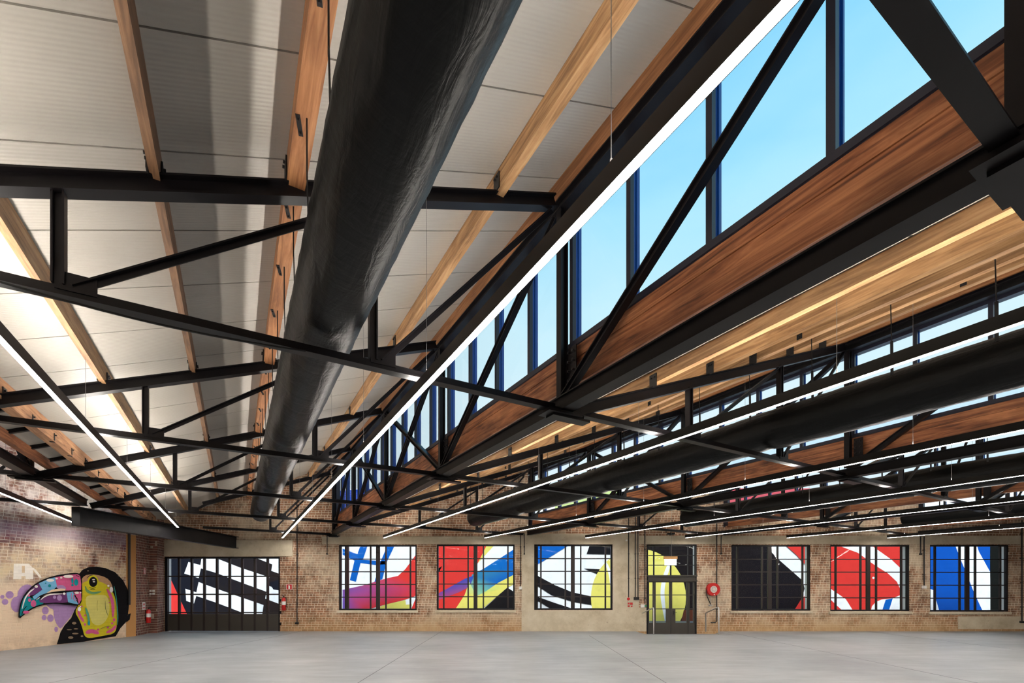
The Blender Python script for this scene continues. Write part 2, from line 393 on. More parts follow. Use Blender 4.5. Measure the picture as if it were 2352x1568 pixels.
class Paint:
    """flat painted patches laid over each other on a wall, px outlines carried onto the wall by fn(px,py,layer)"""
    def __init__(s, fn, org=(0,0), sc=1.0): s.fn = fn; s.org = org; s.sc = sc; s.v = []; s.f = []; s.c = []; s.layer = 0
    def src(s, ox, oy, sc): s.org = (ox, oy); s.sc = sc
    def poly(s, pts, col, smooth=0, cols=None, keep=False):
        pts = [(s.org[0]+x/s.sc, s.org[1]+y/s.sc) for x, y in pts]
        cs = [lin(c) for c in cols] if cols else [lin(col)]*len(pts)
        for _ in range(smooth):
            q = []; qc = []
            for i in range(len(pts)):
                a, b = pts[i], pts[(i+1) % len(pts)]; ca, cb = cs[i], cs[(i+1) % len(pts)]
                for t in (0.25, 0.75):
                    q.append((a[0]+(b[0]-a[0])*t, a[1]+(b[1]-a[1])*t)); qc.append(tuple(ca[k]+(cb[k]-ca[k])*t for k in range(4)))
            pts, cs = q, qc
        if not keep: s.layer += 1
        tri = tessellate_polygon([[Vector((x, y, 0)) for x, y in pts]]); b0 = len(s.v)
        s.v += [tuple(s.fn(x, y, s.layer)) for x, y in pts]
        for t in tri: s.f.append([b0+i for i in t]); s.c += [cs[i] for i in t]
    def ell(s, cx, cy, rx, ry, col, n=28, keep=False):
        s.poly([(cx+rx*math.cos(2*math.pi*i/n), cy+ry*math.sin(2*math.pi*i/n)) for i in range(n)], col, keep=keep)
    def stroke(s, pts, w, col):
        pts = [Vector(p) for p in pts]; P = []
        for i in range(len(pts)-1):
            for k in range(4):
                p0 = pts[max(i-1, 0)]; p1 = pts[i]; p2 = pts[i+1]; p3 = pts[min(i+2, len(pts)-1)]; t = k/4
                P.append(0.5*((2*p1)+(p2-p0)*t+(2*p0-5*p1+4*p2-p3)*t*t+(3*p1-p0-3*p2+p3)*t**3))
        P.append(pts[-1]); L = []; R = []
        for i, p in enumerate(P):
            d = (P[min(i+1, len(P)-1)]-P[max(i-1, 0)]).normalized(); nn = Vector((-d.y, d.x)); u = i/(len(P)-1)
            ww = w/2*min(1, 0.35+3*min(u, 1-u)); L.append(p+nn*ww); R.append(p-nn*ww)
        s.poly([tuple(x) for x in L+R[::-1]], col)
    def build(s, name, mt, parent=None):
        me = bpy.data.meshes.new(name); me.from_pydata(s.v, [], s.f); me.materials.append(mt)
        ca = me.color_attributes.new('pigment', 'FLOAT_COLOR', 'CORNER'); k = 0
        # tessellation keeps corner order, so fill corner by corner
        for i, c in enumerate(s.c): ca.data[i].color = c
        o = bpy.data.objects.new(name, me); COL.objects.link(o)
        if parent: o.parent = parent
        return o

# ================================================================== FLOOR
RX0, RX1, RY0 = wx(1487), wx(1642), 16.25; RZ = -0.13
fl = MB()
X0, X1, Y0, Y1 = -16.0, 26.0, -4.3, D+0.02
fl.box(X0, RX0-0.45, Y0, Y1, -0.3, 0); fl.box(RX1+0.2, X1, Y0, Y1, -0.3, 0)
fl.box(RX0-0.45, RX1+0.2, Y0, RY0, -0.3, 0)
fl.add([(RX0, RY0, 0), (RX1, RY0, 0), (RX1, D+0.4, RZ), (RX0, D+0.4, RZ)], [(0,1,2,3)])
fl.add([(RX0-0.45, RY0, 0), (RX0, RY0, 0), (RX0, D+0.4, RZ), (RX0-0.45, D+0.02, 0)], [(0,1,2,3)])
fl.add([(RX1, RY0, 0), (RX1+0.2, RY0, 0), (RX1+0.2, D+0.02, 0), (RX1, D+0.4, RZ)], [(0,1,2,3)])
floor = struct(fl.build('floor', M['floor']))
for i, x in enumerate((-7.8, -2.6, 2.6, 7.85, 13.1)):
    g = MB(); g.box(x-0.006, x+0.006, Y0, 16.0 if i == 2 else D, -0.002, 0.0015); g.build('floor_joint', M['groove'], floor)

# ================================================================== WALLS
def roofz(x):                                    # underside of the roof where the back wall meets it
    v = CT*x+ST*D; j = math.floor((v-S0)/PER); return zceil(v, j)+0.05
openings = [(wx(378), wx(643), -0.3, wz(1278)), (wx(1485), wx(1600), -0.3, wz(1250))]
WIN = [(778, 957, 1251, 1401), (1003, 1182, 1250, 1400), (1227, 1407, 1250, 1400), (1680, 1862, 1251, 1402), (1907, 2090, 1251, 1403), (2136, 2318, 1251, 1404)]
for a, b, t, bo in WIN: openings.append((wx(a), wx(b), wz(bo), wz(t)))
xs = sorted({leftx(D)-0.75, 25.2}|{o[0] for o in openings}|{o[1] for o in openings})
wb = MB()
for a, b in zip(xs[:-1], xs[1:]):
    mid = (a+b)/2; hole = [o for o in openings if o[0] < mid < o[1]]
    if hole:
        h = hole[0]
        if h[2] > -0.2: wb.box(a, b, D, D+0.32, -0.3, h[2])
        wb.box(a, b, D, D+0.32, h[3], 3.7)
    else: wb.box(a, b, D, D+0.32, -0.3, 3.7)
jx = [(SV(j)-ST*D)/CT for j in range(-1, 7)]
bx = sorted([x for x in jx if leftx(D)-0.75 < x < 25.2]+[leftx(D)-0.75, 25.2])
for a, b in zip(bx[:-1], bx[1:]):
    if b-a > 0.02: wb.prism([(a, 3.7), (b, 3.7), (b, roofz(b-0.001)), (a, max(3.72, roofz(a+0.001)))], 0.32, D, 'y')
wall_back = struct(fixn(wb.build('wall_back', M['brick'])))
# left wall: long painted face, angled corner bay and the pier next to the roller door
lw = MB(); ya, yb = -4.2, 15.83
lw.prism([(leftx(ya), ya), (leftx(yb), yb), (leftx(yb)-0.35, yb), (leftx(ya)-0.35, ya)], 7.0, -0.3)
wall_left = struct(fixn(lw.build('wall_left', M['brickleft'])))
lc = MB(); lc.prism([(-12.54, 15.84), (-12.85, 16.86), (-12.61, 16.9), (-12.87, D-0.01), (-13.25, D-0.01), (-13.25, 15.84)], 7.0, -0.3)
struct(fixn(lc.build('wall_corner', M['brickcorner'])))
oc = MB(); oc.prism([(leftx(15.5)+0.004, 15.5), (-12.53, 15.84), (-12.60, 15.84), (leftx(15.5)-0.05, 15.5)], 3.35, 0.0)
struct(fixn(oc.build('trim_1', M['ochre'])))
rw = MB(); rw.box(25.0, 25.3, -4.2, D+0.3, -0.3, 6.6); struct(rw.build('wall_right', M['brick']))
fw = MB(); fw.box(-15.6, 25.3, -4.35, -4.05, -0.3, 6.6); struct(fw.build('wall_front', M['brick']))

# rendered concrete lintels, sills, pier facings
tr_i = 2
def trim(boxes, d=0.03, m='render'):
    global tr_i
    t = MB()
    for (x0, x1, y0, y1) in boxes: t.box(wx(x0), wx(x1), D-d, D+0.01, max(wz(y1), 0.0), wz(y0))
    o = struct(t.build('trim_%d' % tr_i, M[m])); tr_i += 1; return o
trim([(361, 378, 1245, 1277), (378, 643, 1240, 1277.5), (643, 672, 1240, 1277)])
trim([(740, 1198, 1232, 1249.5)])
trim([(1198, 1227, 1226, 1450), (1407, 1467, 1226, 1450), (1227, 1407, 1226, 1249.5), (1227, 1407, 1400.5, 1450)], 0.035)
trim([(1467, 2352+260, 1230, 1249.5)])
for (a, b, t, bo) in (WIN[0], WIN[1], WIN[3], WIN[4], WIN[5]): trim([(a-3, b+3, bo+0.5, bo+6)], 0.05)
trim([(1467, 1484.5, 1395, 1450)], 0.012)
trim([(2200, 2352+60, 1415, 1444)], 0.015)

# white painted outer reveals of every opening
for (a, b, z0, z1) in openings:
    t = MB(); zz = max(z0, -0.12)
    t.box(a, a+0.012, D+0.13, D+0.33, zz, z1); t.box(b-0.012, b, D+0.13, D+0.33, zz, z1); t.box(a+0.012, b-0.012, D+0.13, D+0.33, z1-0.012, z1)
    struct(t.build('trim_%d' % tr_i, M['white'])); tr_i += 1
# ================================================================== WALL WINDOWS
def window(num, a, b, t, bo, verts, horiz, Yf=D+0.09):
    x0, x1, z0, z1 = wx(a), wx(b), wz(bo), wz(t); w = x1-x0; h = z1-z0
    e = empty_struct('window_%d' % num, ((x0+x1)/2, Yf, z0)); og = ((x0+x1)/2, Yf, z0)
    f = MB(); fr = 0.055
    f.box(x0, x1, Yf-0.05, Yf+0.05, z0, z0+fr); f.box(x0, x1, Yf-0.05, Yf+0.05, z1-fr, z1)
    f.box(x0, x0+fr, Yf-0.05, Yf+0.05, z0+fr, z1-fr); f.box(x1-fr, x1, Yf-0.05, Yf+0.05, z0+fr, z1-fr)
    f.build('window_frame', M['steel2'], e, og)
    for (u, wd) in verts:
        m_ = MB(); xc = x0+u*w; m_.box(xc-wd/2, xc+wd/2, Yf-0.03, Yf+0.03, z0+fr, z1-fr); m_.build('mullion', M['frame'], e, og)
    for u in horiz:
        m_ = MB(); zc = z1-u*h; m_.box(x0+fr, x1-fr, Yf-0.018, Yf+0.018, zc-0.018, zc+0.018); m_.build('glazing_bar', M['frame'], e, og)
    g = MB(); g.box(x0+fr, x1-fr, Yf-0.004, Yf+0.004, z0+fr, z1-fr); g.build('glass_pane', M['glass'], e, og)
    return e
VP = [(0.087, 0.055), (0.401, 0.05), (0.496, 0.14), (0.598, 0.05), (0.914, 0.055)]
HP = [0.215, 0.41, 0.605, 0.80]
for i, (a, b, t, bo) in enumerate(WIN): window(i+1, a, b, t, bo, VP, HP)
# outside posts of the lane fence seen through two of the windows
for px in (797, 1231.5):
    p = MB(); X = wx(px, D+0.6); p.box(X-0.065, X+0.065, D+0.54, D+0.66, -0.1, 3.45)
    tag(p.build('fence_post', M['frame'], None, (X, D+0.6, 0)), 'dark outside post behind the %s' % ('first tall window right of the wide door' if px < 1000 else 'window set in the rendered concrete bay'), 'post')

# ================================================================== DOORS
x0, x1, z0, z1 = openings[0][0], openings[0][1], 0.0, openings[0][3]; Yf = D+0.06
e = empty_struct('door_1', ((x0+x1)/2, Yf, 0)); og = ((x0+x1)/2, Yf, 0)
f = MB(); f.box(x0, x1, Yf-0.05, Yf+0.05, z1-0.07, z1); f.box(x0, x0+0.09, Yf-0.05, Yf+0.05, 0, z1-0.07); f.box(x1-0.06, x1, Yf-0.05, Yf+0.05, 0, z1-0.07); f.build('door_frame', M['steel2'], e, og)
xl = [382, 409.5, 438.5, 467.5, 496.7, 525.7, 555, 584, 613.2, 641]; zp = wz(1406.5)
for i in range(9):
    p = MB(); a, b = wx(xl[i])+0.012, wx(xl[i+1])-0.012; p.box(a, b, Yf-0.03, Yf+0.03, 0.015, zp-0.05); p.box(a+0.03, b-0.03, Yf-0.034, Yf-0.028, 0.06, zp-0.1)
    p.build('kick_panel', M['doorpaint'], e, og)
    g = MB(); g.box(a, b, Yf-0.004, Yf+0.004, zp, z1-0.07); g.build('glass_pane', M['glass'], e, og)
for i in range(1, 9):
    p = MB(); a = wx(xl[i]); p.box(a-0.035, a+0.035, Yf-0.04, Yf+0.04, 0.015, z1-0.07); p.build('stile', M['frame'] if i else M['doorpaint'], e, og)
for py in (1323, 1364.5, 1406.5):
    p = MB(); zc = wz(py); p.box(x0+0.09, x1-0.06, Yf-0.02, Yf+0.02, zc-0.024, zc+0.024); p.build('glazing_bar', M['frame'], e, og)
for py in (1378, 1406, 1432):
    p = MB(); zc = wz(py); p.box(x1-0.02, x1+0.05, Yf-0.11, Yf-0.05, zc-0.05, zc+0.05); p.build('hinge', M['steel'], e, og)

x0, x1, z1 = openings[1][0], openings[1][1], openings[1][3]; Yf = D+0.05; zb = RZ-0.0
e = empty_struct('door_2', ((x0+x1)/2, Yf, zb)); og = ((x0+x1)/2, Yf, zb)
zt0, zt1 = wz(1334), wz(1320.5)
f = MB(); f.box(x0, x1, Yf-0.06, Yf+0.06, z1-0.05, z1); f.box(x0, x0+0.055, Yf-0.06, Yf+0.06, zb, z1-0.05); f.box(x1-0.055, x1, Yf-0.06, Yf+0.06, zb, z1-0.05)
f.build('door_frame', M['steel2'], e, og)
f = MB(); f.box(x0+0.055, x1-0.055, Yf-0.1, Yf+0.06, zt0, zt1); f.box(x0, x1, Yf-0.14, Yf-0.1, zt1-0.05, zt1); f.box(x0, x1, Yf-0.14, Yf-0.1, zt0-0.02, zt0+0.03); f.build('transom_beam', M['doorpaint'], e, og)
for px, w in ((1502.5, 0.05), (1541.5, 0.05), (1581.5, 0.05)):
    p = MB(); p.box(wx(px)-w/2, wx(px)+w/2, Yf-0.02, Yf+0.02, zt1, z1-0.05); p.build('glazing_bar', M['steel2'], e, og)
for py in (1275, 1297.5):
    p = MB(); p.box(x0+0.055, x1-0.055, Yf-0.018, Yf+0.018, wz(py)-0.015, wz(py)+0.015); p.build('glazing_bar', M['steel2'], e, og)
g = MB(); g.box(x0+0.055, x1-0.055, Yf-0.004, Yf+0.004, zt1, z1-0.05); g.build('glass_pane', M['glass'], e, og)
for (a, b, nm) in ((1488.5, 1503, 'side_panel'), (1503.5, 1541, 'door_leaf'), (1541.5, 1581, 'door_leaf'), (1581.5, 1596.5, 'side_panel')):
    p = MB(); A, B = wx(a)+0.004, wx(b)-0.004; st = 0.045; zk = wz(1430)
    p.box(A, B, Yf-0.03, Yf+0.03, zb+0.01, zk); p.box(A, B, Yf-0.03, Yf+0.03, zt0-0.05, zt0)
    p.box(A, A+st, Yf-0.03, Yf+0.03, zk, zt0-0.05); p.box(B-st, B, Yf-0.03, Yf+0.03, zk, zt0-0.05)
    for py in (1366, 1398): p.box(A+st, B-st, Yf-0.02, Yf+0.02, wz(py)-0.015, wz(py)+0.015)
    if nm == 'door_leaf':
        if a < 1510: p.box(wx(1530.5), B-st, Yf-0.03, Yf+0.03, zk, wz(1398))
        else: p.box(A+st, wx(1552), Yf-0.03, Yf+0.03, zk, wz(1398))
    lf_ = p.build(nm, M['doorpaint'], e, og)
    g = MB(); g.box(A+st, B-st, Yf-0.004, Yf+0.004, zk, zt0-0.05); g.build('glass_pane', M['glass'], lf_, og)
    if nm == 'door_leaf' and a > 1510:
        h = MB(); hx = wx(1547); h.box(hx-0.02, hx+0.02, Yf-0.045, Yf-0.03, wz(1411), wz(1402)); h.bar((hx, Yf-0.06, wz(1406)), (hx+0.12, Yf-0.06, wz(1406)), 0.015, 0.015); h.tube([(hx, Yf-0.03, wz(1406)), (hx, Yf-0.065, wz(1406))], 0.012, 8)
        h.build('door_handle', M['bolt'], lf_, og)

# ================================================================== ROOF
BAYNAME = {-2: 'outermost left bay', -1: 'far left bay above the painted bird', 0: 'thickest duct bay', 1: 'first bay right of tall clerestory',
           2: 'second bay right of tall clerestory', 3: 'third bay right of tall clerestory', 4: 'fourth bay right of tall clerestory', 5: 'outermost right bay'}
ORD = ['nearest', 'second', 'third', 'fourth', 'fifth', 'sixth', 'seventh', 'eighth', 'ninth', 'tenth']
JOINT0 = SK(1)                                   # panel joints fall on the truss grid
PW = SEG/4
def proj(v, s, z):
    w = RW(v, s, z)
    if w.y < 0.3: return None
    return (CX+F*w.x/w.y, HY-F*(w.z-EYE)/w.y)
def seen(pts, m=250):
    for p in pts:
        q = proj(*p)
        if q and -m < q[0] < 2352+m and -m*4 < q[1] < 1568: return True
    return False

for j in range(-2, 6):
    v0, v1 = SV(j)+0.22, SV(j+1)+0.02
    cm = MB(); sk = MB(); jm = MB()
    for i in range(-12, 30):
        sa, sb = JOINT0+i*PW+0.007, JOINT0+(i+1)*PW-0.007
        poly = clip_poly([(RW(v, s).x, RW(v, s).y) for v, s in ((v0, sa), (v1, sa), (v1, sb), (v0, sb))], ROOFPOLY)
        if len(poly) < 3: continue
        loc = [VS(x, y) for x, y in poly]; n_ = len(loc)
        vs = [(v, s, zceil(v, j)) for v, s in loc]+[(v, s, zceil(v, j)+0.06) for v, s in loc]
        cm.add(vs, [tuple(reversed(range(n_))), tuple(range(n_, 2*n_))]+[(q, (q+1) % n_, n_+(q+1) % n_, n_+q) for q in range(n_)])
    if not cm.v: continue
    poly = clip_poly([(RW(v, s).x, RW(v, s).y) for v, s in ((v0+0.01, -14), (v1+0.20, -14), (v1+0.20, 36), (v0+0.01, 36))], ROOFPOLY)
    loc = [VS(x, y) for x, y in poly]; n_ = len(loc)
    vs = [(v, s, zceil(v, j)+0.02) for v, s in loc]+[(v, s, zceil(v, j)+0.12) for v, s in loc]
    c = struct(fixn(cm.build('ceiling', M['ceil'], None, (0, 0, 0), TH))); c.rotation_euler = (0, 0, TH); c.location = (0, 0, 0)
    sk.add([(v, s, zceil(v, j)+0.061) for v, s in loc]+[(v, s, zceil(v, j)+0.085) for v, s in loc], [tuple(reversed(range(n_))), tuple(range(n_, 2*n_))]+[(q, (q+1) % n_, n_+(q+1) % n_, n_+q) for q in range(n_)])
    k = fixn(sk.build('roof_backing', M['joint'], c))
    rs = MB(); rs.add([(v, s, zceil(v, j)+0.0855) for v, s in loc]+[(v, s, zceil(v, j)+0.095) for v, s in loc], [tuple(reversed(range(n_))), tuple(range(n_, 2*n_))]+[(q, (q+1) % n_, n_+(q+1) % n_, n_+q) for q in range(n_)])
    fixn(rs.build('roof_sheet', M['roofskin'], c))

def lineclip(v, z, margin=0.02):
    r = clip_seg((v, -14, z), (v, 36, z))
    if not r: return None
    a, b = r[0][1]+margin, r[1][1]-margin
    return (a, b) if b-a > 0.3 else None

# purlins
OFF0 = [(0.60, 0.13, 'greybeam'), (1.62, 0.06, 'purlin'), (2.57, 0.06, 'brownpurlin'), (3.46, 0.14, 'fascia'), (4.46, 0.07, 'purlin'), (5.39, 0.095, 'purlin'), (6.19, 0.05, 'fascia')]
OFF1 = [(1.36, 0.07, 'purlin'), (2.44, 0.08, 'purlin'), (3.4, 0.08, 'purlin'), (4.35, 0.08, 'purlin'), (5.3, 0.08, 'purlin'), (6.19, 0.05, 'fascia')]
PURL = {}
for j in range(-2, 5):
    offs = OFF0 if j == 0 else OFF1; dep = 0.2 if j == 0 else 0.155
    PURL[j] = []
    for i, (of, wd, mt) in enumerate(offs):
        v = SV(j)+of; zt = zceil(v, j)
        r = lineclip(v, zt)
        if not r: continue
        if not seen([(v, r[0]+(r[1]-r[0])*q/40, zt) for q in range(41)]): continue
        b = MB(); za, zb_ = zceil(v, j), zceil(v+wd, j); zz = min(za, zb_)-0.004
        b.add([(v, r[0], zz-dep), (v+wd, r[0], zz-dep), (v+wd, r[1], zz-dep), (v, r[1], zz-dep), (v, r[0], za-0.003), (v+wd, r[0], zb_-0.003), (v+wd, r[1], zb_-0.003), (v, r[1], za-0.003)],
              [(3,2,1,0),(4,5,6,7),(0,1,5,4),(1,2,6,5),(2,3,7,6),(3,0,4,7)])
        nm = 'ridge_timber' if mt == 'fascia' and i == len(offs)-1 else 'roof_purlin'
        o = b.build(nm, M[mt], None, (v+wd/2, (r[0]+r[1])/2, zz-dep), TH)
        look = {'greybeam': 'broad weathered timber beam', 'purlin': 'sawn brown purlin', 'brownpurlin': 'darker brown purlin', 'fascia': 'orange toned timber'}[mt]
        tag(o, '%s, %s from the low side, %s' % (look, ORD[i], BAYNAME[j]), 'roof beam')
        PURL[j].append((v, wd, zz-dep))
        bz = Vector((v+wd/2, (r[0]+r[1])/2, zz-dep)); pl = []
        q = r[0]+0.4; n_ = 0
        while q < r[1]-0.2:
            m_ = None
            if mt == 'greybeam': m_ = MB(); x_ = v+wd; m_.box(x_, x_+0.008, q-0.02, q+0.02, zz-dep+0.02, zz-dep+0.13); m_.box(x_-0.05, x_+0.008, q-0.02, q+0.02, zz-dep-0.008, zz-dep); m_.tube([(x_+0.008, q, zz-dep+0.1), (x_+0.03, q, zz-dep+0.1)], 0.01, 6)
            elif j == 0 and i == 3: m_ = MB(); m_.bar((v+0.015, q, zz-dep-0.003), (v+0.055, q+0.16, zz-dep-0.003), 0.03, 0.006); m_.tube([(v+0.022, q+0.03, zz-dep-0.004), (v+0.022, q+0.03, zz-dep-0.022)], 0.009, 6); m_.tube([(v+0.048, q+0.13, zz-dep-0.004), (v+0.048, q+0.13, zz-dep-0.022)], 0.009, 6)
            elif j == 1 and i in (2, 4) and n_ % 3 == 1: m_ = MB(); m_.box(v-0.006, v, q-0.035, q+0.035, zz-dep+0.02, zz-dep+0.09); m_.tube([(v-0.006, q, zz-dep+0.055), (v-0.02, q, zz-dep+0.055)], 0.014, 8)
            if m_ and seen([(v, q, zz-dep)], 60):
                c_ = m_.build('bolted_plate', M['bolt'], o, bz)
            q += PW; n_ += 1

# transverse trusses -------------------------------------------------
def vclip(j, k, va, vb, z=3.6):
    r = clip_seg((va, SK(k), z), (vb, SK(k), z))
    if not r: return None
    a, b = r[0][0], r[1][0]
    if j == 0 and k >= 5:
        vmin = CT*(-10.12)+ST*(SK(k)*1.0)          # stops on the big beam along the bird wall
        # point on the truss line whose X is the beam
        a = max(a, (-10.12+ST*SK(k))/CT)
    return (a, b) if b-a > 0.4 else None
def truss(j, k):
    s = SK(k); va, vb = SV(j)+0.10, SV(j+1)-0.10
    r = vclip(j, k, va, vb)
    if not r: return
    a, b = r
    if j == -1 and k >= 5: return
    if not seen([(a+(b-a)*q/10, s, z) for q in range(11) for z in (3.6, 5.0)]): return
    t = thing('roof_truss', '', 'roof truss', ((a+b)/2, s, 3.55), TH); og = ((a+b)/2, s, 3.55)
    zt = lambda v: ztop(v, j)
    up = Vector((0, 0, 1))
    m_ = MB(); m_.isec((a, s, zt(a)-0.065), (b, s, zt(b)-0.065), 0.13, 0.11, 0.014); m_.build('top_chord', M['steel'], t, og)
    m_ = MB(); z0 = 3.59; m_.bar((a, s, z0), (b, s, z0), 0.014, 0.075); m_.bar((a, s, z0-0.036), (b, s, z0-0.036), 0.10, 0.012); m_.build('bottom_chord', M['steel'], t, og)
    vs_ = [SV(j)+PER/3, SV(j)+2*PER/3]
    for v in vs_:
        if a < v < b:
            m_ = MB(); m_.isec((v, s, 3.63), (v, s, zt(v)-0.12), 0.07, 0.075, 0.012, up=Vector((1,0,0))); m_.build('post', M['steel'], t, og)
    for (p, q) in ((vs_[0], vs_[1]), (vs_[1], SV(j+1)-0.12)):
        if a < p and q < b+0.05:
            m_ = MB(); A = Vector((p+0.07, s, 3.64)); B = Vector((q-0.04, s, zt(q)-0.15)); m_.bar(A, B, 0.05, 0.012, (0.012, 0.0)); m_.bar(A, B, 0.012, 0.055, (0, -0.02)); m_.build('brace', M['steel'], t, og)
            m_ = MB(); m_.bar((p-0.02, s-0.012, 3.66), (p+0.20, s-0.012, 3.66), 0.012, 0.12); m_.build('gusset', M['steel'], t, og)
    for (v, wd, zb_) in PURL.get(j, []):
        if a+0.1 < v < b-0.05:
            m_ = MB(); vv = v+wd+0.008
            zz = zt(v)
            m_.box(vv-0.006, vv+0.006, s+0.0, s+0.11, zz-0.01, zz+0.15); m_.box(vv-0.09, vv+0.006, s+0.0, s+0.11, zz-0.004, zz+0.006)
            for ds in (0.03, 0.08): m_.tube([(vv, s+ds, zz+0.11), (vv+0.022, s+ds, zz+0.11)], 0.012, 6)
            vv = v-0.008; m_.box(vv-0.006, vv+0.006, s-0.11, s, zz-0.01, zz+0.15)
            for ds in (0.03, 0.08): m_.tube([(vv, s-ds, zz+0.11), (vv-0.022, s-ds, zz+0.11)], 0.012, 6)
            m_.build('cleat', M['bolt'], t, og)
    return t
TR = {}
for j in range(-1, 5):
    lst = []
    for k in range(-4, 7):
        t = truss(j, k)
        if t: lst.append(t)
    # order from the camera
    lst.sort(key=lambda o: o.location.y)
    for i, t in enumerate(lst):
        t['label'] = 'black steel roof truss, %s from the camera, %s' % (ORD[i], BAYNAME[j]); t['group'] = 'cross trusses under the sawtooth roof'

# clerestory trusses, timber and glazing ---------------------------------
CLNAME = {-1: 'hidden far left clerestory', 0: 'left clerestory above the painted bird wall', 1: 'tall blue clerestory in the middle', 2: 'second clerestory from the left in view, behind the duct on the right',
          3: 'third clerestory, far right', 4: 'most distant clerestory at far right', 5: 'outermost right clerestory'}
CLSHORT = {-1: 'outermost left clerestory', 0: 'left clerestory above the painted bird wall', 1: 'tall blue clerestory in the middle', 2: 'clerestory right of the tall blue one', 3: 'second clerestory right of the tall blue one',
           4: 'third clerestory right of the tall blue one', 5: 'fourth clerestory right of the tall blue one'}
wnum = 7
for j in range(-1, 6):
    ZO = -0.22 if j >= 4 else 0.0; ZT = 5.90+ZO
    v = SV(j); r = lineclip(v, 3.6, 0.01)
    if not r: continue
    a, b = r
    full = (a, b)
    if j == 0: b = min(b, 14.86)                  # rests on the big beam
    vis = seen([(v, a+(b-a)*q/60, z) for q in range(61) for z in (3.6, 5.9)])
    if vis:
        # chord ends: keep only members with some part in front of the camera
        og = (v, (a+b)/2, 3.55)
        t = thing('clerestory_truss', 'black steel truss standing in front of the %s' % CLSHORT[j], 'roof truss', og, TH)
        m_ = MB(); m_.box(v-0.08, v+0.08, a, b, 3.545, 3.56); m_.box(v-0.08, v+0.08, a, b, 3.685, 3.70); m_.box(v-0.055, v-0.043, a, b, 3.56, 3.685); m_.box(v+0.043, v+0.055, a, b, 3.56, 3.685); m_.build('bottom_chord', M['steel'], t, og)
        m_ = MB(); m_.isec((v, a, ZT-0.06), (v, b, ZT-0.06), 0.12, 0.12, 0.014); m_.build('top_chord', M['steel'], t, og)
        ks = [k for k in range(-6, 9) if a-0.05 <= SK(k) <= b+0.08]
        for k in ks:
            s = min(SK(k), b-0.05)
            m_ = MB(); m_.isec((v, s, 3.72), (v, s, ZT-0.12), 0.10, 0.085, 0.014, up=Vector((1,0,0))); m_.build('post', M['steel'], t, og)
            m_ = MB(); m_.box(v-0.25, v+0.20, max(a, s-0.11), min(b, s+0.11), 3.50, 3.53); m_.box(v-0.17, v+0.34, max(a, s-0.07), min(b, s+0.07), 3.475, 3.50)
            m_.box(v-0.17, v+0.30, s-0.006, s+0.006, 3.53, 3.60); m_.build('shoe_plate', M['steel'], t, og)
            sp_ = s-0.13
            if sp_ > a+0.1:
                m_ = MB(); m_.box(v+0.02, v+0.032, sp_-0.09, sp_+0.05, 3.80, 4.22); pl_ = m_.build('splice_plate', M['steel'], t, og)
                if j in (1, 2):
                    for dz in (0.06, 0.16, 0.26, 0.36):
                        for ds in (-0.055, 0.02): m_ = MB(); m_.tube([(v+0.02, sp_+ds, 3.80+dz), (v-0.01, sp_+ds, 3.80+dz)], 0.014, 6); m_.build('bolt', M['bolt'], pl_, og)
        for k in ks:
            pairs = []
            if k-1 >= min(ks) or SK(k-1) > a-3: pairs.append((SK(k)-0.05, SK(k-1)+0.06))
            if k in (2, 3) and (k+1) in ks: pairs.append((SK(k)+0.05, min(SK(k+1), b)-0.06))
            for (sb_, st_) in pairs:
                A, B = (v-0.01, sb_, 3.70), (v-0.01, st_, ZT-0.12)
                q = clip_seg(A, B)
                if q: m_ = MB(); m_.isec(q[0], q[1], 0.085, 0.075, 0.014); m_.build('brace', M['steel'], t, og)
        # timber sill beam
        og = (v+0.2, (full[0]+full[1])/2, 3.87)
        m_ = MB(); m_.box(v+0.10, v+0.19, full[0], full[1], 4.13, 4.258); o1 = m_.build('upper_board', M['oldbeam'], None, og, TH)
        t2 = thing('clerestory_beam', 'deep reddish brown timber beam under the glass of the %s' % CLSHORT[j], 'beam', og, TH)
        o1.parent = t2; o1.location = (0, 0, 0); o1.rotation_euler = (0, 0, 0)
        m_ = MB(); m_.box(v+0.11, v+0.20, full[0], full[1], 3.85, 4.127); m_.build('lower_board', M['oldbeam'], t2, og)
    # glazing (structure of the building); also closes the roof
    vg = v+0.16; og = (vg, (full[0]+full[1])/2, 4.28); e = empty_struct('window_%d' % wnum, og, TH); wnum += 1
    m_ = MB(); A, B = full
    m_.box(vg-0.06, vg+0.06, A, B, 4.26, 4.32); m_.box(vg-0.075, vg-0.06, A, B, 4.265, 4.325)
    m_.box(vg-0.06, vg+0.06, A, B, 5.74+ZO, 5.80+ZO); m_.box(vg-0.07, vg-0.02, A, B, 5.80+ZO, 6.12+ZO)
    for e0 in (A, B): m_.box(vg-0.07, vg+0.07, e0-0.30 if e0 == A else e0-0.10, e0+0.10 if e0 == A else e0+0.30, 3.90, 5.80+ZO)
    m_.build('window_frame', M['navydark'], e, og)
    nn = int((B-A)/PW)+2
    for i in range(-1, nn):
        sm_ = JOINT0+math.ceil((A-JOINT0)/PW)*PW+i*PW-0.03
        if A+0.03 < sm_ < B-0.03:
            if not vis: continue
            p = MB(); p.box(vg-0.06, vg-0.015, sm_-0.028, sm_+0.028, 4.32, 5.74+ZO); mm_ = p.build('mullion', M['navydark'], e, og)
            p = MB(); p.box(vg-0.015, vg+0.07, sm_-0.02, sm_+0.02, 4.32, 5.74+ZO); p.box(vg+0.02, vg+0.035, sm_-0.034, sm_+0.034, 4.32, 5.74+ZO); p.build('outer_cover', M['navy'], mm_, og)
        q0, q1 = max(A, sm_+0.02), min(B, sm_+PW-0.02)
        if q1-q0 > 0.05:
            g = MB(); g.box(vg-0.004, vg+0.004, q0, q1, 4.32, 5.74+ZO); g.build('glass_pane', M['glass'], e, og)
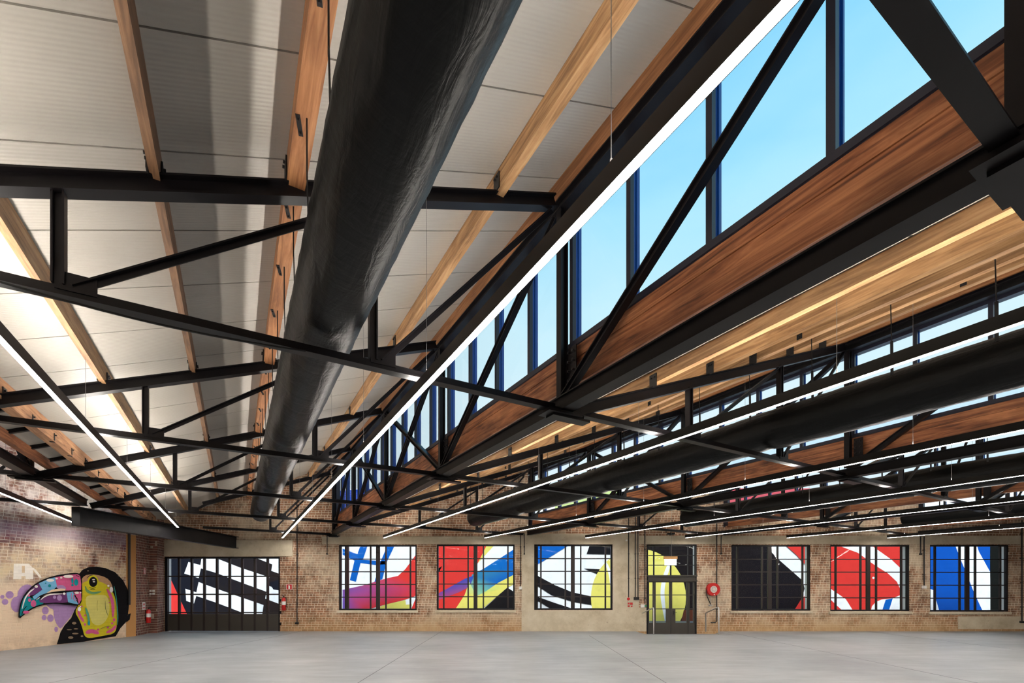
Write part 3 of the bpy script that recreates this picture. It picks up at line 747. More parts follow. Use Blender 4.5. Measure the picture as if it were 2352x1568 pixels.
    if True:                                      # sheet flashing behind the sill beam down to the next slope
        m_ = MB(); m_.box(v+0.205, v+0.225, A, B, 3.87, 4.259); m_.build('flashing', M['steel'], e, og)

# the big beam parallel to the bird wall
X = -10.2
m_ = MB(); og = (X, 11.13, 3.06)
t = thing('steel_girder', 'big dark steel girder at left carrying the truss ends above the wide glazed door', 'girder', og)
m_.isec((X, 11.13, 3.28), (X, D-0.01, 3.28), 0.44, 0.20, 0.02); m_.build('girder_body', M['steel2'], t, og)
m_ = MB(); m_.box(X-0.1, X+0.1, 11.115, 11.13, 3.06, 3.50); m_.build('end_plate', M['steel2'], t, og)
# left, lower edge of the bay: dark battens under the panels behind the broad weathered beam
v0 = SV(0)
for i in range(0, 16):
    s = JOINT0+i*PW; p = (v0+0.27, s, 0); w_ = RW(*p)
    if inside(w_.x, w_.y) and seen([(v0+0.3, s, 3.9)]):
        m_ = MB(); z0_, z1_ = zceil(v0+0.24, 0), zceil(v0+0.60, 0)
        m_.bar((v0+0.24, s, z0_-0.03), (v0+0.60, s, z1_-0.03), 0.06, 0.055)
        tag(m_.build('ceiling_batten', M['steel'], None, (v0+0.4, s, z0_), TH), 'short dark batten between the broad weathered beam and the eave at left', 'batten', 'dark eave battens at left')
m_ = MB(); r = lineclip(v0+0.1, 3.9, 0.25)
m_.box(v0+0.20, v0+0.27, r[0], r[1], zceil(v0+0.2, 0)-0.16, zceil(v0+0.2, 0)-0.005)
tag(m_.build('eave_timber', M['oldbeam'], None, (v0+0.23, (r[0]+r[1])/2, 3.7), TH), 'dark brown eave timber at the low edge left of the broad weathered beam', 'roof beam')

# ================================================================== DUCTS
def duct(j, label, s_end):
    v, z, R = SV(j)+3.78, 3.955, 0.285
    r = lineclip(v, z, 0.3); a, b = r[0], min(r[1], s_end)
    if a < -2: a = -2.0 if j == 0 else a
    n, ds = 56, 0.12; ns = int((b-a)/ds); rnd = random.Random(j*31+5)
    ph = [rnd.random()*6.28 for _ in range(8)]
    rings = []
    for i in range(ns+1):
        s = a+(b-a)*i/ns
        fr = ((s-SK(0)) % SEG)/SEG; bulge = 0.020*math.sin(math.pi*fr)**0.6 if 0 < fr < 1 else 0
        rest = math.exp(-((min(fr, 1-fr)*SEG)/0.10)**2)
        ring = []
        for q in range(n):
            th = 2*math.pi*q/n
            w = 0.0035*math.sin(23*th+s*3+ph[0])*math.sin(s*2.7+ph[1])+0.004*math.sin(9*th-s*5.1+ph[2])*max(0, math.sin(th*2+ph[3]))+0.0025*math.sin(s*31+2*th+ph[4])
            rr = R+w; dz = -bulge
            x, y = v+rr*math.cos(th), z+rr*math.sin(th)+dz
            if math.sin(th) < -0.6: y += rest*0.030*(-math.sin(th)-0.6)/0.4
            ring.append((x, s, y))
        rings.append(ring)
    for e_, sgn in ((0, -1), (1, 1)):              # domed ends
        base = rings[-1] if e_ else rings[0]; s0_ = base[0][1]; extra = []
        for c_, t_ in ((0.97, 0.03), (0.88, 0.07), (0.7, 0.10), (0.4, 0.125), (0.05, 0.135)):
            extra.append([(v+(p[0]-v)*c_, s0_+sgn*t_, z+(p[2]-z)*c_) for p in base])
        rings = rings+extra if e_ else extra[::-1]+rings
    mb = MB(); vs = [p for r_ in rings for p in r_]; fs = []
    for i in range(len(rings)-1):
        for q in range(n): fs.append((i*n+q, i*n+(q+1) % n, (i+1)*n+(q+1) % n, (i+1)*n+q))
    mb.add(vs, fs+[tuple(range(n)), tuple(range((len(rings)-1)*n, len(rings)*n))])
    og = (v, (a+b)/2, z); t = thing('fabric_duct', label, 'air duct', og, TH)
    o = fixn(mb.build('duct_sleeve', M['duct'], t, og, smooth=True))
    # seam ridges, raised piping along the upper left side
    s = a+0.25; i = 0
    while s < b-0.1:
        # strap from the sleeve up to the roof timber
        if seen([(v, s, z)], 120):
            top = zceil(v-0.24, j)-0.2
            m_ = MB(); m_.bar((v-0.235, s, z+0.15), (v-0.245, s, min(z+0.55, top)), 0.03, 0.006, up=Vector((1, 0, 0))); m_.tube([(v-0.245, s, min(z+0.5, top-0.02)), (v-0.245, s+0.01, top+0.05), (v-0.225, s+0.02, top+0.02)], 0.006, 6)
            m_.build('hanger_strap', M['strap'], t, og)
        s += PW; i += 1
    return t
duct(0, 'thickest black fabric air duct running from the top centre to the far wall', 16.6)
duct(1, 'black fabric air duct under the brightest strip light right of the tall blue clerestory', 14.35)
duct(2, 'thinner looking black fabric air duct far right, behind the second strip light', 10.9)
duct(3, 'crumpled black fabric air duct at the far right edge', 7.1)

# ================================================================== LINEAR LIGHTS
def light(v, y_end, label, y_start=-1.5, zb=3.40):
    # direction follows the roof grid; end where it reaches y_end
    s1 = (y_end-ST*v)/CT; s0 = (y_start-ST*v)/CT
    r = clip_seg((v, s0, zb), (v, s1, zb))
    s0, s1 = r[0][1]+0.02, r[1][1]
    og = (v, (s0+s1)/2, zb); t = thing('linear_pendant_light', label, 'light', og, TH, 'linear pendant lights')
    hw = 0.026; hh = 0.10
    m_ = MB(); m_.box(v-hw, v-hw+0.003, s0, s1, zb, zb+hh); m_.box(v+hw-0.003, v+hw, s0, s1, zb, zb+hh); m_.box(v-hw+0.003, v+hw-0.003, s0, s1, zb+0.02, zb+hh-0.02)
    m_.box(v-hw, v+hw, s1, s1+0.006, zb, zb+hh); m_.box(v-hw, v+hw, s0-0.006, s0, zb, zb+hh); m_.build('light_housing', M['housing'], t, og)
    m_ = MB(); m_.box(v-hw+0.003, v+hw-0.003, s0+0.004, s1-0.004, zb+0.001, zb+0.015); m_.build('lower_diffuser', M['led_down'], t, og)
    m_ = MB(); m_.box(v-hw+0.003, v+hw-0.003, s0+0.004, s1-0.004, zb+hh-0.015, zb+hh-0.0003); m_.build('upper_diffuser', M['led_up'], t, og)
    j = math.floor((v-S0)/PER); s = s1-0.5
    while s > s0+0.2:
        if seen([(v, s, zb+0.5)], 60):
            m_ = MB(); m_.tube([(v, s, zb+0.09), (v, s, zceil(v, j))], 0.0022, 5); m_.tube([(v, s, zb+0.09), (v, s, zb+0.14)], 0.006, 6); m_.build('suspension_wire', M['wire'], t, og)
        s -= 2.4
light(-3.85, 13.8, 'linear pendant light farthest left, in front of the purple brick band')
light(-1.47, 14.14, 'linear pendant light at left pointing down towards the big steel girder')
light(1.47, 17.1, 'brightest linear pendant light crossing the tall blue clerestory')
light(4.62, 17.1, 'linear pendant light just above the black duct on the right')
light(7.76, 17.1, 'second linear pendant light below the black duct on the right')
light(10.9, 17.1, 'linear pendant light ending left of the exit door')
light(14.0, 17.1, 'linear pendant light ending above the red hose reel')
light(17.15, 17.1, 'linear pendant light ending above the dark brown and white window')
light(20.27, 17.1, 'lowest linear pendant light at the far right edge')

# ================================================================== LANE OUTSIDE WITH PAINTED BUILDING
YM = D+7.0
g = MB(); g.box(-40, 60, D+0.45, 60, -0.4, -0.1); struct(g.build('ground_lane', M['paving']))
def mp_(px, py, layer): return (wx(px, YM), YM-0.0016*layer, wz(py, YM))
P = Paint(mp_)
WH = (250, 251, 253); RED = (226, 58, 52); BLU = (0, 96, 190); YEL = (238, 226, 112); BLK = (20, 19, 24); NAV = (15, 20, 34); BRN = (38, 27, 25)
P.poly([(250, 1450), (250, 1122), (2620, 1122), (2620, 1450)], WH)
# wide door part
P.src(290, 1240, 5.737)
P.poly([(585, 100), (2120, 100), (2120, 1050), (585, 1050)], NAV, cols=[NAV, BRN, BRN, NAV])
P.poly([(585, 510), (850, 1080), (585, 1080)], (236, 60, 56))
P.poly([(820,288),(978,328),(1003,180),(1190,180),(1190,240),(1510,365),(1860,480),(1888,488),(1870,600),(2120,690),(2120,880),(1832,770),(1848,680),(1520,560),(1180,430),(985,372),(955,500),(765,440)], WH)
P.poly([(955,552),(1190,640),(1520,755),(1810,855),(1780,1060),(1700,1060),(1530,955),(1190,825),(925,735),(893,835),(792,800),(780,640),(925,688)], WH)
P.poly([(1650,210),(1925,320),(1912,405),(2120,480),(2120,180),(1650,180)], WH)
P.poly([(1880,560),(2010,520),(2120,560),(2120,680),(1940,650)], NAV, keep=True)
P.src(0, 0, 1)
P.poly([(660, 1122), (778, 1122), (778, 1450), (660, 1450)], WH)
# first window
P.src(740, 1200, 4.704)
P.poly([(440,180),(515,180),(440,400),(600,412),(600,460),(415,435),(365,638),(300,620),(350,410),(222,345),(222,280),(380,340)], BLU)
P.poly([(735,180),(815,180),(700,420),(650,610),(565,640),(640,400)], BLU)
P.poly([(560,410),(690,415),(690,450),(560,455)], BLU, keep=True)
P.poly([(222,725),(430,680),(700,600),(820,575),(900,500),(1010,350),(1110,250),(1110,700),(1010,790),(900,830),(680,885),(480,940),(480,1010),(222,1010)], RED,
       cols=[(120,80,160),(170,80,130),(214,60,70),RED,RED,RED,RED,RED,RED,RED,RED,(222,60,64),(190,90,140),(80,84,180)])
P.poly([(600,915),(700,880),(900,835),(905,885),(970,880),(940,1010),(600,1010)], YEL)
P.poly([(1010,820),(1110,740),(1110,1010),(930,1010)], RED)
# second window
P.poly([(1110,180),(1800,180),(1775,250),(1680,440),(1640,560),(1540,780),(1420,1010),(1110,1010)], RED)
P.poly([(1200,530),(1300,465),(1270,520),(1200,570)], WH, keep=True)
P.poly([(1800,180),(1920,180),(1680,470),(1640,560),(1680,440),(1775,250)], YEL)
P.poly([(1920,180),(2200,180),(2200,215),(1740,500),(1650,590),(1680,440)], WH)
P.poly([(2200,205),(2200,500),(2065,570),(1900,650),(1770,740),(1600,830),(1560,800),(1620,560),(1740,500)], BLU, cols=[BLU,BLU,BLU,BLU,(120,190,170),(200,220,140),(190,214,150),(60,140,170),(0,110,190)])
P.poly([(1110,830),(1250,770),(1640,550),(1620,640),(1560,720),(1250,840),(1110,890)], (96,70,160), cols=[(200,60,90),(110,70,160),(40,80,180),(60,90,180),(150,80,140),(190,70,110),(210,60,80)], smooth=1)
P.poly([(1590,640),(1640,740),(1680,790),(1770,740),(1900,650),(2200,495),(2200,600),(2000,700),(1745,920),(1690,1010),(1390,1010),(1540,780)], YEL, cols=[(200,220,150),(206,222,140),YEL,(214,226,120),YEL,YEL,YEL,YEL,YEL,YEL,YEL,YEL])
P.poly([(2000,700),(2250,860),(2250,1010),(1660,1010),(1745,930)], BLK)
# third window and ball
P.src(1152, 1050, 3.92)
P.poly([(250,700),(680,700),(600,795),(430,900),(250,1010)], BLU)
P.poly([(810,740),(1010,740),(1010,875),(765,870)], BLK)
P.poly([(250,1010),(340,1075),(480,1150),(640,1215),(850,1260),(850,1335),(640,1300),(450,1240),(340,1170),(250,1110)], BLK)
P.poly([(250,1215),(340,1260),(480,1310),(680,1375),(640,1440),(500,1400),(340,1300),(250,1270)], BLK)
P.poly([(740,1000),(905,1008),(860,1050)], BLK)
P.src(0, 0, 1)
P.poly([(1452, 1122), (1490, 1230), (1470, 1260), (1470, 1460), (1700, 1460), (1700, 1122)], (24, 18, 20))
P.ell(1466, 1372, 109, 112, YEL, 48)
P.src(1152, 1050, 3.92)
P.stroke([(905,900),(960,1000),(985,1120),(992,1250),(985,1400)], 24, WH)
P.stroke([(1530,900),(1490,1010),(1462,1100),(1447,1200),(1453,1310),(1480,1500)], 36, WH)
P.src(0, 0, 1)
P.poly([(1570, 1400), (1600, 1400), (1600, 1460), (1556, 1460)], (98, 52, 36))
# right hand windows
P.poly([(1640, 1122), (1762, 1122), (1762, 1450), (1640, 1450)], (24, 18, 20), cols=[(22,17,20),(28,20,22),(18,17,26),(22,18,22)])
P.src(1752, 1050, 3.92)
P.poly([(0,740),(20,800),(150,930),(355,1110),(372,1180),(350,1262),(230,1460),(0,1460)], (24, 20, 25))
P.poly([(160,740),(385,740),(385,975),(300,880),(210,800)], RED)
P.poly([(350,1262),(386,1240),(386,1460),(225,1460)], RED)
P.poly([(560,740),(1245,740),(1245,1460),(560,1460)], RED)
P.poly([(620,740),(900,740),(980,800),(1150,920),(1250,1015),(1250,1232),(1200,1120),(1120,1045),(1000,970),(850,860),(690,800)], WH)
P.poly([(560,1145),(615,1190),(740,1275),(800,1370),(840,1460),(760,1460),(700,1370),(615,1290),(560,1240)], WH)
P.poly([(950,1460),(975,1340),(1010,1300),(1060,1280),(1160,1268),(1250,1232),(1250,1460)], WH)
P.poly([(1098,1282),(1162,1268),(1130,1370),(1100,1460),(1040,1460)], BLU)
P.ell(988, 1085, 10, 10, WH)
P.poly([(1440,740),(2035,740),(2035,1460),(1440,1460)], (0, 84, 186))
P.poly([(1700,740),(1900,740),(1935,850),(2035,1030),(2040,1460),(2000,1460),(1965,1375),(1880,1190),(1830,1060),(1775,930),(1725,800)], WH)
P.poly([(1440,1160),(1525,1195),(1575,1370),(1580,1460),(1440,1460)], WH)
P.poly([(2037,740),(2150,740),(2150,1460),(2037,1460)], (10, 12, 9))
P.src(0, 0, 1)
# upper part of the painted wall, seen through the roof glazing
P.poly([(740, 1130), (860, 1122), (850, 1175), (700, 1180)], (40, 90, 210))
P.poly([(1280, 1122), (1420, 1122), (1400, 1190), (1270, 1200)], (206, 224, 150))
P.poly([(1660, 1122), (1860, 1122), (1820, 1160), (1640, 1175)], (214, 92, 104))
w_ = MB(); w_.box(wx(250, YM), wx(2620, YM), YM+0.01, YM+0.4, -0.1, wz(1122, YM)); bl = struct(w_.build('wall_lane_building', M['roofskin']))
P.build('mural_paint', M['artpaint'], bl)

# ================================================================== BIRD PAINTED ON THE LEFT WALL
def lw_(px, py, layer):
    # ray through (px,py) meets the painted wall face x = leftx(y)
    kx = (px-CX)/F; y = (-13.0-0.1223*12.07)/(kx-0.1223)
    x = leftx(y); z = EYE+(HY-py)*y/F; off = 0.0012*layer+0.002
    return (x+off*0.9926, y-off*0.121, max(z, 0.004))
B = Paint(lw_); B.src(0, 1260, 6.533)
LAV = (176, 140, 190); CRM = (244, 212, 176); PNK = (214, 96, 144); PUR = (112, 62, 116); SKY = (120, 184, 222); TEA = (20, 140, 150); BLKP = (20, 18, 20); WHP = (246, 240, 234); YLW = (212, 196, 44)
B.poly([(205,222),(430,222),(495,290),(498,455),(380,455),(380,410),(320,410),(320,455),(197,455)], (250, 244, 234))
B.poly([(326,255),(370,255),(370,360),(326,360)], (222, 196, 160))
B.stroke([(490,285),(560,370),(615,440)], 34, (250, 244, 234))
B.poly([(480,545),(380,530),(300,580),(258,660),(262,715),(200,725),(160,790),(162,880),(200,935),(245,955),(300,930),(560,700)], LAV, 2)
B.poly([(660,810),(740,890),(800,905),(800,1000),(830,1100),(880,1180),(910,1200),(1000,1090),(1070,1000),(1160,840),(1000,810)], LAV, 1)
for c in ((140,690,60,56),(30,720,31,30),(70,795,48,44),(675,925,50,58),(655,1032,36,40),(750,1040,48,56),(835,1207,27,40)): B.ell(*c, LAV)
B.poly([(845,1430),(900,1250),(960,1150),(1060,1040),(1110,920),(1150,850),(1190,800),(1175,380),(1230,315),(1330,272),(1440,266),(1580,290),(1720,350),(1840,470),(1910,610),(1932,760),(1925,890),(1900,1080),(1800,1190),(1730,1312),(1400,1365),(1240,1395)], BLKP)
B.poly([(1900,1100),(1915,980),(1955,965),(1940,1060),(1890,1100)], BLKP)
B.poly([(1205,505),(1230,425),(1300,385),(1440,385),(1590,430),(1665,510),(1700,660),(1600,660),(1205,525)], (186, 146, 110), 1)
B.poly([(1192,530),(1330,465),(1450,475),(1610,540),(1680,640),(1715,720),(1745,860),(1750,1150),(1715,1270),(1560,1300),(1330,1345),(1255,1310),(1232,1200),(1180,1060),(1110,945),(1170,840),(1205,700)], YLW, 2)
B.poly([(1270,700),(1450,690),(1600,690),(1640,860),(1620,1020),(1520,1150),(1380,1140),(1330,980),(1280,850)], (222, 212, 120), 2)
B.stroke([(1270,560),(1300,635),(1390,668),(1510,640)], 34, (120, 160, 96)); B.stroke([(1290,610),(1380,655),(1480,640)], 12, (90, 150, 120))
B.ell(1385, 505, 84, 112, (214, 206, 40)); B.stroke([(1290,440),(1330,405),(1380,395)], 8, BLKP); B.stroke([(1325,575),(1375,592),(1430,578)], 9, BLKP); B.stroke([(1335,600),(1380,615),(1420,600)], 8, BLKP)
B.ell(1385, 497, 62, 76, BLKP); B.ell(1390, 462, 23, 10, WHP); B.ell(1395, 494, 19, 9, WHP)
B.stroke([(1590,600),(1650,720),(1680,850),(1680,1025)], 46, PNK); B.stroke([(1725,1150),(1670,1215),(1580,1258)], 44, PNK); B.stroke([(1270,1262),(1360,1235),(1470,1268)], 62, PNK)
B.stroke([(1155,925),(1190,1020),(1245,1095)], 40, PNK); B.ell(1258,1135,15,22,PNK); B.ell(1455,1210,18,16,PNK); B.ell(1695,1065,18,26,PNK); B.ell(1665,1118,20,16,PNK); B.ell(1600,1175,16,20,PNK); B.ell(1207,865,14,14,PNK); B.ell(1255,997,12,14,PNK); B.ell(1612,750,8,10,PNK); B.ell(1620,806,9,10,PNK)
B.stroke([(1262,880),(1300,1000),(1322,1150)], 34, (90, 160, 130)); B.ell(1310,1115,18,30,(40,150,160))
B.stroke([(1690,560),(1725,760),(1745,1000),(1740,1140)], 14, (60, 150, 140))
B.ell(1648,612,26,44,WHP); B.ell(1603,555,16,16,WHP); B.ell(1166,905,25,32,WHP); B.ell(1181,866,12,10,WHP)
B.stroke([(1555,780),(1560,900),(1600,1010)], 7, (60, 90, 50)); B.stroke([(1445,760),(1430,860),(1440,930)], 5, (150, 140, 60)); B.stroke([(1480,1200),(1560,1165),(1640,1160)], 12, (150, 150, 60))
for (x, y, rx, ry) in ((1085,1115,34,20),(1010,1212,40,8),(1110,1200,34,9),(1100,1270,50,12),(1200,1310,20,14),(1030,1330,40,20),(1290,330,14,8),(1750,405,10,8)): B.ell(x, y, rx, ry, (150, 128, 104), 9)
# beak
B.poly([(238,1068),(246,900),(290,740),(395,600),(555,480),(760,405),(1000,366),(1130,358),(1185,395),(1204,520),(1200,780),(1155,858),(1000,845),(800,820),(640,835),(480,885),(350,970)], BLKP, 1)
B.poly([(258,1030),(268,900),(310,750),(350,690),(480,760),(560,700),(560,790),(650,815),(480,862),(350,940)], TEA, 1)
B.poly([(350,700),(410,620),(540,520),(605,612),(480,690),(425,700)], PUR)
B.poly([(545,517),(700,448),(800,425),(825,560),(760,620),(600,700),(480,760),(450,720),(600,612)], SKY)
B.poly([(790,428),(1000,388),(1130,380),(1168,408),(1185,530),(1182,618),(940,628),(960,590),(820,560)], PNK)
B.poly([(800,560),(900,535),(965,590),(930,620),(830,600)], LAV, 1); B.poly([(600,702),(740,612),(870,595),(950,600),(940,630),(780,655)], CRM)
B.poly([(548,760),(620,715),(780,680),(960,655),(985,800),(900,812),(800,805),(640,816),(560,800)], PUR)
B.poly([(960,655),(1060,642),(1090,740),(1140,832),(1060,820),(985,800)], SKY); B.poly([(1060,642),(1180,640),(1184,760),(1145,832),(1125,740)], PNK)
B.stroke([(1040,660),(1030,710),(1040,760)], 9, PNK); B.stroke([(1130,690),(1070,690),(1070,760),(1120,790)], 10, PNK); B.stroke([(1110,710),(1095,740),(1120,770)], 8, PNK)
B.ell(460,820,42,52,PNK); B.ell(400,768,22,26,PNK); B.ell(345,950,50,22,PNK); B.ell(390,700,18,18,PNK); B.ell(850,735,38,42,LAV); B.ell(775,725,24,25,LAV)
for c in ((1043,478,18,42),(1100,503,31,50),(1043,545,19,18),(698,553,21,21),(637,515,11,9)): B.ell(*c, TEA)
B.stroke([(282,900),(325,750),(395,650),(465,596)], 20, WHP); B.ell(495,565,25,20,WHP); B.ell(705,472,60,22,WHP); B.ell(978,414,76,22,WHP); B.ell(870,434,17,14,WHP); B.ell(800,446,20,13,WHP)
B.stroke([(560,765),(620,715),(720,682),(885,675)], 18, WHP); B.ell(913,672,20,17,WHP); B.ell(1103,660,34,18,WHP); B.ell(1160,657,11,10,WHP); B.stroke([(490,765),(515,745),(545,728)], 10, WHP)
B.stroke([(470,775),(540,715),(640,675),(780,648),(940,632),(1190,628)], 16, BLKP); B.stroke([(265,1000),(300,910),(350,855)], 12, BLKP); B.stroke([(1085,402),(1115,408),(1140,424)], 9, BLKP)
B.build('bird_mural_paint', M['brickpaint'], wall_left)

# ================================================================== WALL FIXTURES
def conduit(px, y0, y1, label, box=None, r=0.018, hook=None):
    x = wx(px); yy = D-0.05; zt, zb_ = wz(y0), wz(y1); og = (x, yy, zb_)
    t = thing('wall_conduit', label, 'pipe', og)
    m_ = MB(); pts = [(x, yy, zt), (x, yy, zb_)]
    if hook: pts += [(x+hook*0.3, yy, zb_-0.05), (x+hook, yy, zb_-0.05)]
    m_.tube(pts, r, 8); m_.build('pipe_run', M['pipe'], t, og)
    z = zt-0.5; m_ = MB()
    while z > zb_+0.2: m_ = MB(); m_.box(x-0.03, x+0.03, yy-0.022, D-0.003, z-0.012, z+0.012); m_.build('pipe_clip', M['pipe'], t, og); z -= 0.9

    if box:
        w, h, mt, nm = box; m_ = MB(); m_.box(x-w/2, x+w/2, D-0.10, D-0.002, zb_-h, zb_+0.01); m_.build(nm, M[mt], t, og, bevel=0.006)
conduit(683.5, 1130, 1429, 'long black conduit between the wide glazed door and the first window', (0.11, 0.06, 'black', 'socket_box'))
conduit(752.5, 1228, 1271, 'short black conduit stub at the upper left corner of the first window', (0.05, 0.04, 'black', 'end_cap'), 0.014)
conduit(1195.5, 1225, 1347, 'black conduit ending in a white switch beside the rendered concrete bay', (0.10, 0.10, 'white', 'switch_plate'), 0.013)
conduit(1204, 1225, 1271, 'short black conduit stub on the rendered concrete bay', (0.05, 0.04, 'black', 'end_cap'), 0.014)
conduit(1443, 1185, 1371, 'black conduit running down to the red alarm point', None)
conduit(1458.5, 1185, 1371, 'left one of two black conduits ending in black boxes left of the exit door', (0.12, 0.10, 'black', 'junction_box'))
conduit(1464.5, 1185, 1371, 'right one of two black conduits ending in black boxes left of the exit door', (0.07, 0.10, 'black', 'junction_box'))
conduit(1480.5, 1175, 1386, 'black conduit hugging the left side of the exit door', None)
conduit(1645, 1200, 1426, 'long black conduit right of the hose reel with an elbow near the floor', None, 0.02, hook=-0.22)
conduit(1655, 1230, 1270, 'short black conduit stub above right of the hose reel', (0.05, 0.05, 'black', 'end_cap'))
conduit(2112, 1232, 1271, 'short black conduit stub left of the blue and white window', (0.05, 0.05, 'black', 'end_cap'))
conduit(2120, 1232, 1345, 'black conduit ending in a white switch left of the blue and white window', (0.11, 0.10, 'white', 'switch_plate'))
conduit(2344, 1195, 1426, 'long black conduit at the far right edge', (0.12, 0.06, 'black', 'socket_box'))
# pipe on the painted wall
p0 = Vector(lw_(294, 1390, 0)); t = MB(); t.tube([(p0.x+0.05, p0.y-0.01, 1.05), (p0.x+0.05, p0.y-0.01, 3.7)], 0.035, 10)
tag(t.build('downpipe', M['pipe'], None, (p0.x+0.05, p0.y, 1.05)), 'black vertical pipe beside the painted bird head on the left wall', 'pipe')

def extinguisher(x, y, z, rot, label, sc=1.0):
    t = thing('fire_extinguisher', label, 'fire extinguisher', (x, y, z)); t.rotation_euler = (0, 0, rot); t.scale = (sc,)*3
    m_ = MB(); m_.tube([(0,-0.09,0),(0,-0.09,0.01),(0,-0.09,0.40),(0,-0.09,0.44),(0,-0.09,0.47)], [0.062,0.072,0.072,0.055,0.028], 20); m_.build('cylinder_body', M['red'], t)
    m_ = MB(); m_.tube([(0,-0.09,0.20),(0,-0.09,0.33)], 0.0735, 20, cap=False); m_.build('paper_label', M['white'], t)
    m_ = MB(); m_.tube([(0,-0.09,0.47),(0,-0.09,0.52)], 0.02, 10); m_.bar((0,-0.09,0.52),(0,-0.20,0.555),0.02,0.012); m_.bar((0,-0.09,0.515),(0,-0.19,0.50),0.02,0.01); m_.build('valve_handle', M['black'], t)
    m_ = MB(); m_.tube([(0.02,-0.09,0.50),(0.09,-0.09,0.46),(0.095,-0.09,0.30),(0.085,-0.09,0.12)], [0.009,0.009,0.009,0.014], 8); m_.build('hose', M['black'], t)
    m_ = MB(); m_.box(-0.03,0.03,-0.02,-0.001,0.1,0.45); m_.build('wall_bracket', M['steel2'], t)
extinguisher(wx(654.5), D, wz(1401), 0, 'red fire extinguisher on the brick right of the wide glazed door')
extinguisher(-12.70, 16.35, wz(1429, 16.35), math.atan2(-0.29, -1.02)+math.pi/2+math.pi+0.0, 'red fire extinguisher on the corner brick next to the painted bird')

def sign(name, label, origin, rot, w, h, back, icon):
    t = thing(name, label, 'sign', origin); t.rotation_euler = (0, 0, rot)
    m_ = MB(); m_.box(-w/2, w/2, -0.008, -0.001, -h/2, h/2); m_.build('sign_plate', M[back], t)
    for (nm, mt, fnc) in icon:
        m_ = MB(); fnc(m_); m_.build(nm, M[mt], t)
def ic_ext(w, h):
    def f(m_):
        m_.prism([(-w*0.13,-h*0.32),(w*0.13,-h*0.32),(w*0.13,h*0.12),(w*0.05,h*0.22),(w*0.05,h*0.32),(-w*0.16,h*0.28),(-w*0.16,h*0.22),(-w*0.05,h*0.2),(-w*0.13,h*0.12)], 0.003, -0.011, 'y')
    return f
def ic_border(w, h, b):
    def f(m_):
        m_.box(-w/2, w/2, -0.0095, -0.008, h/2-b, h/2); m_.box(-w/2, w/2, -0.0095, -0.008, -h/2, -h/2+b); m_.box(-w/2, -w/2+b, -0.0095, -0.008, -h/2, h/2); m_.box(w/2-b, w/2, -0.0095, -0.008, -h/2, h/2)
    return f
sign('extinguisher_sign', 'square red sign with a white extinguisher symbol right of the wide glazed door', (wx(664.5), D, wz(1347.5)), 0, 0.23, 0.21, 'redpaint', [('symbol', 'white', ic_ext(0.23, 0.21)), ('border', 'white', ic_border(0.23, 0.21, 0.014))])
cr = math.atan2(-0.31, 1.02); crot = math.atan2(1.02, -0.31)-math.pi   # faces the hall
def corner_pt(u): return (-12.54-0.31*u, 15.84+1.02*u)
def on_corner(px):
    kx = (px-CX)/F; # x=kx*y ; x=-12.54-0.31u ; y=15.84+1.02u
    u = (-12.54-kx*15.84)/(kx*1.02+0.31); return u
crot = math.atan2(1.02, -0.31)
for (nm, lab, px, py, w, h, back, icon) in (('extinguisher_sign', 'tall narrow red and white sign high on the corner brick beside the bird wall', 332, 1311, 0.16, 0.22, 'redpaint', [('symbol', 'white', ic_ext(0.2, 0.26)), ('border', 'white', ic_border(0.16, 0.22, 0.01))]),
        ('instruction_sign', 'white sign with a red symbol just above the corner extinguisher', 330, 1391, 0.22, 0.26, 'white', [('symbol', 'redpaint', lambda m_: m_.prism([(0.08*math.cos(a_), 0.01+0.08*math.sin(a_)) for a_ in [i_*math.pi/12 for i_ in range(13)]]+[(0.045*math.cos(a_), 0.01+0.045*math.sin(a_)) for a_ in [i_*math.pi/12 for i_ in range(12, -1, -1)]], 0.002, -0.010, 'y')), ('text_band', 'redpaint', lambda m_: (m_.box(-0.08, 0.08, -0.0095, -0.008, -0.07, -0.045), m_.box(-0.08, 0.08, -0.0095, -0.008, -0.10, -0.085)))])):
    u = on_corner(px); x, y = corner_pt(u); sign(nm, lab, (x, y, wz(py, y)), crot, w, h, back, icon)
for o in list(bpy.data.objects):
    if o.name == 'fire_extinguisher.001' or (o.name.startswith('fire_extinguisher') and 'corner' in o.get('label', '')):
        u = on_corner(334); x, y = corner_pt(u); o.location = (x, y, wz(1430, y)); o.rotation_euler = (0, 0, crot)
u = on_corner(349) if False else None
m_ = MB()
for dx in (-0.05, 0.05):
    for dz in (-0.05, 0.05): m_.box(wx(350, 16.88)+dx-0.03, wx(350, 16.88)+dx+0.03, 16.84, 16.90, wz(1360, 16.88)+dz-0.03, wz(1360, 16.88)+dz+0.03)
tag(m_.build('socket_outlet', M['white'], None, (wx(350, 16.88), 16.88, wz(1360, 16.88))), 'cluster of four small white outlets on the pier left of the wide glazed door', 'socket')

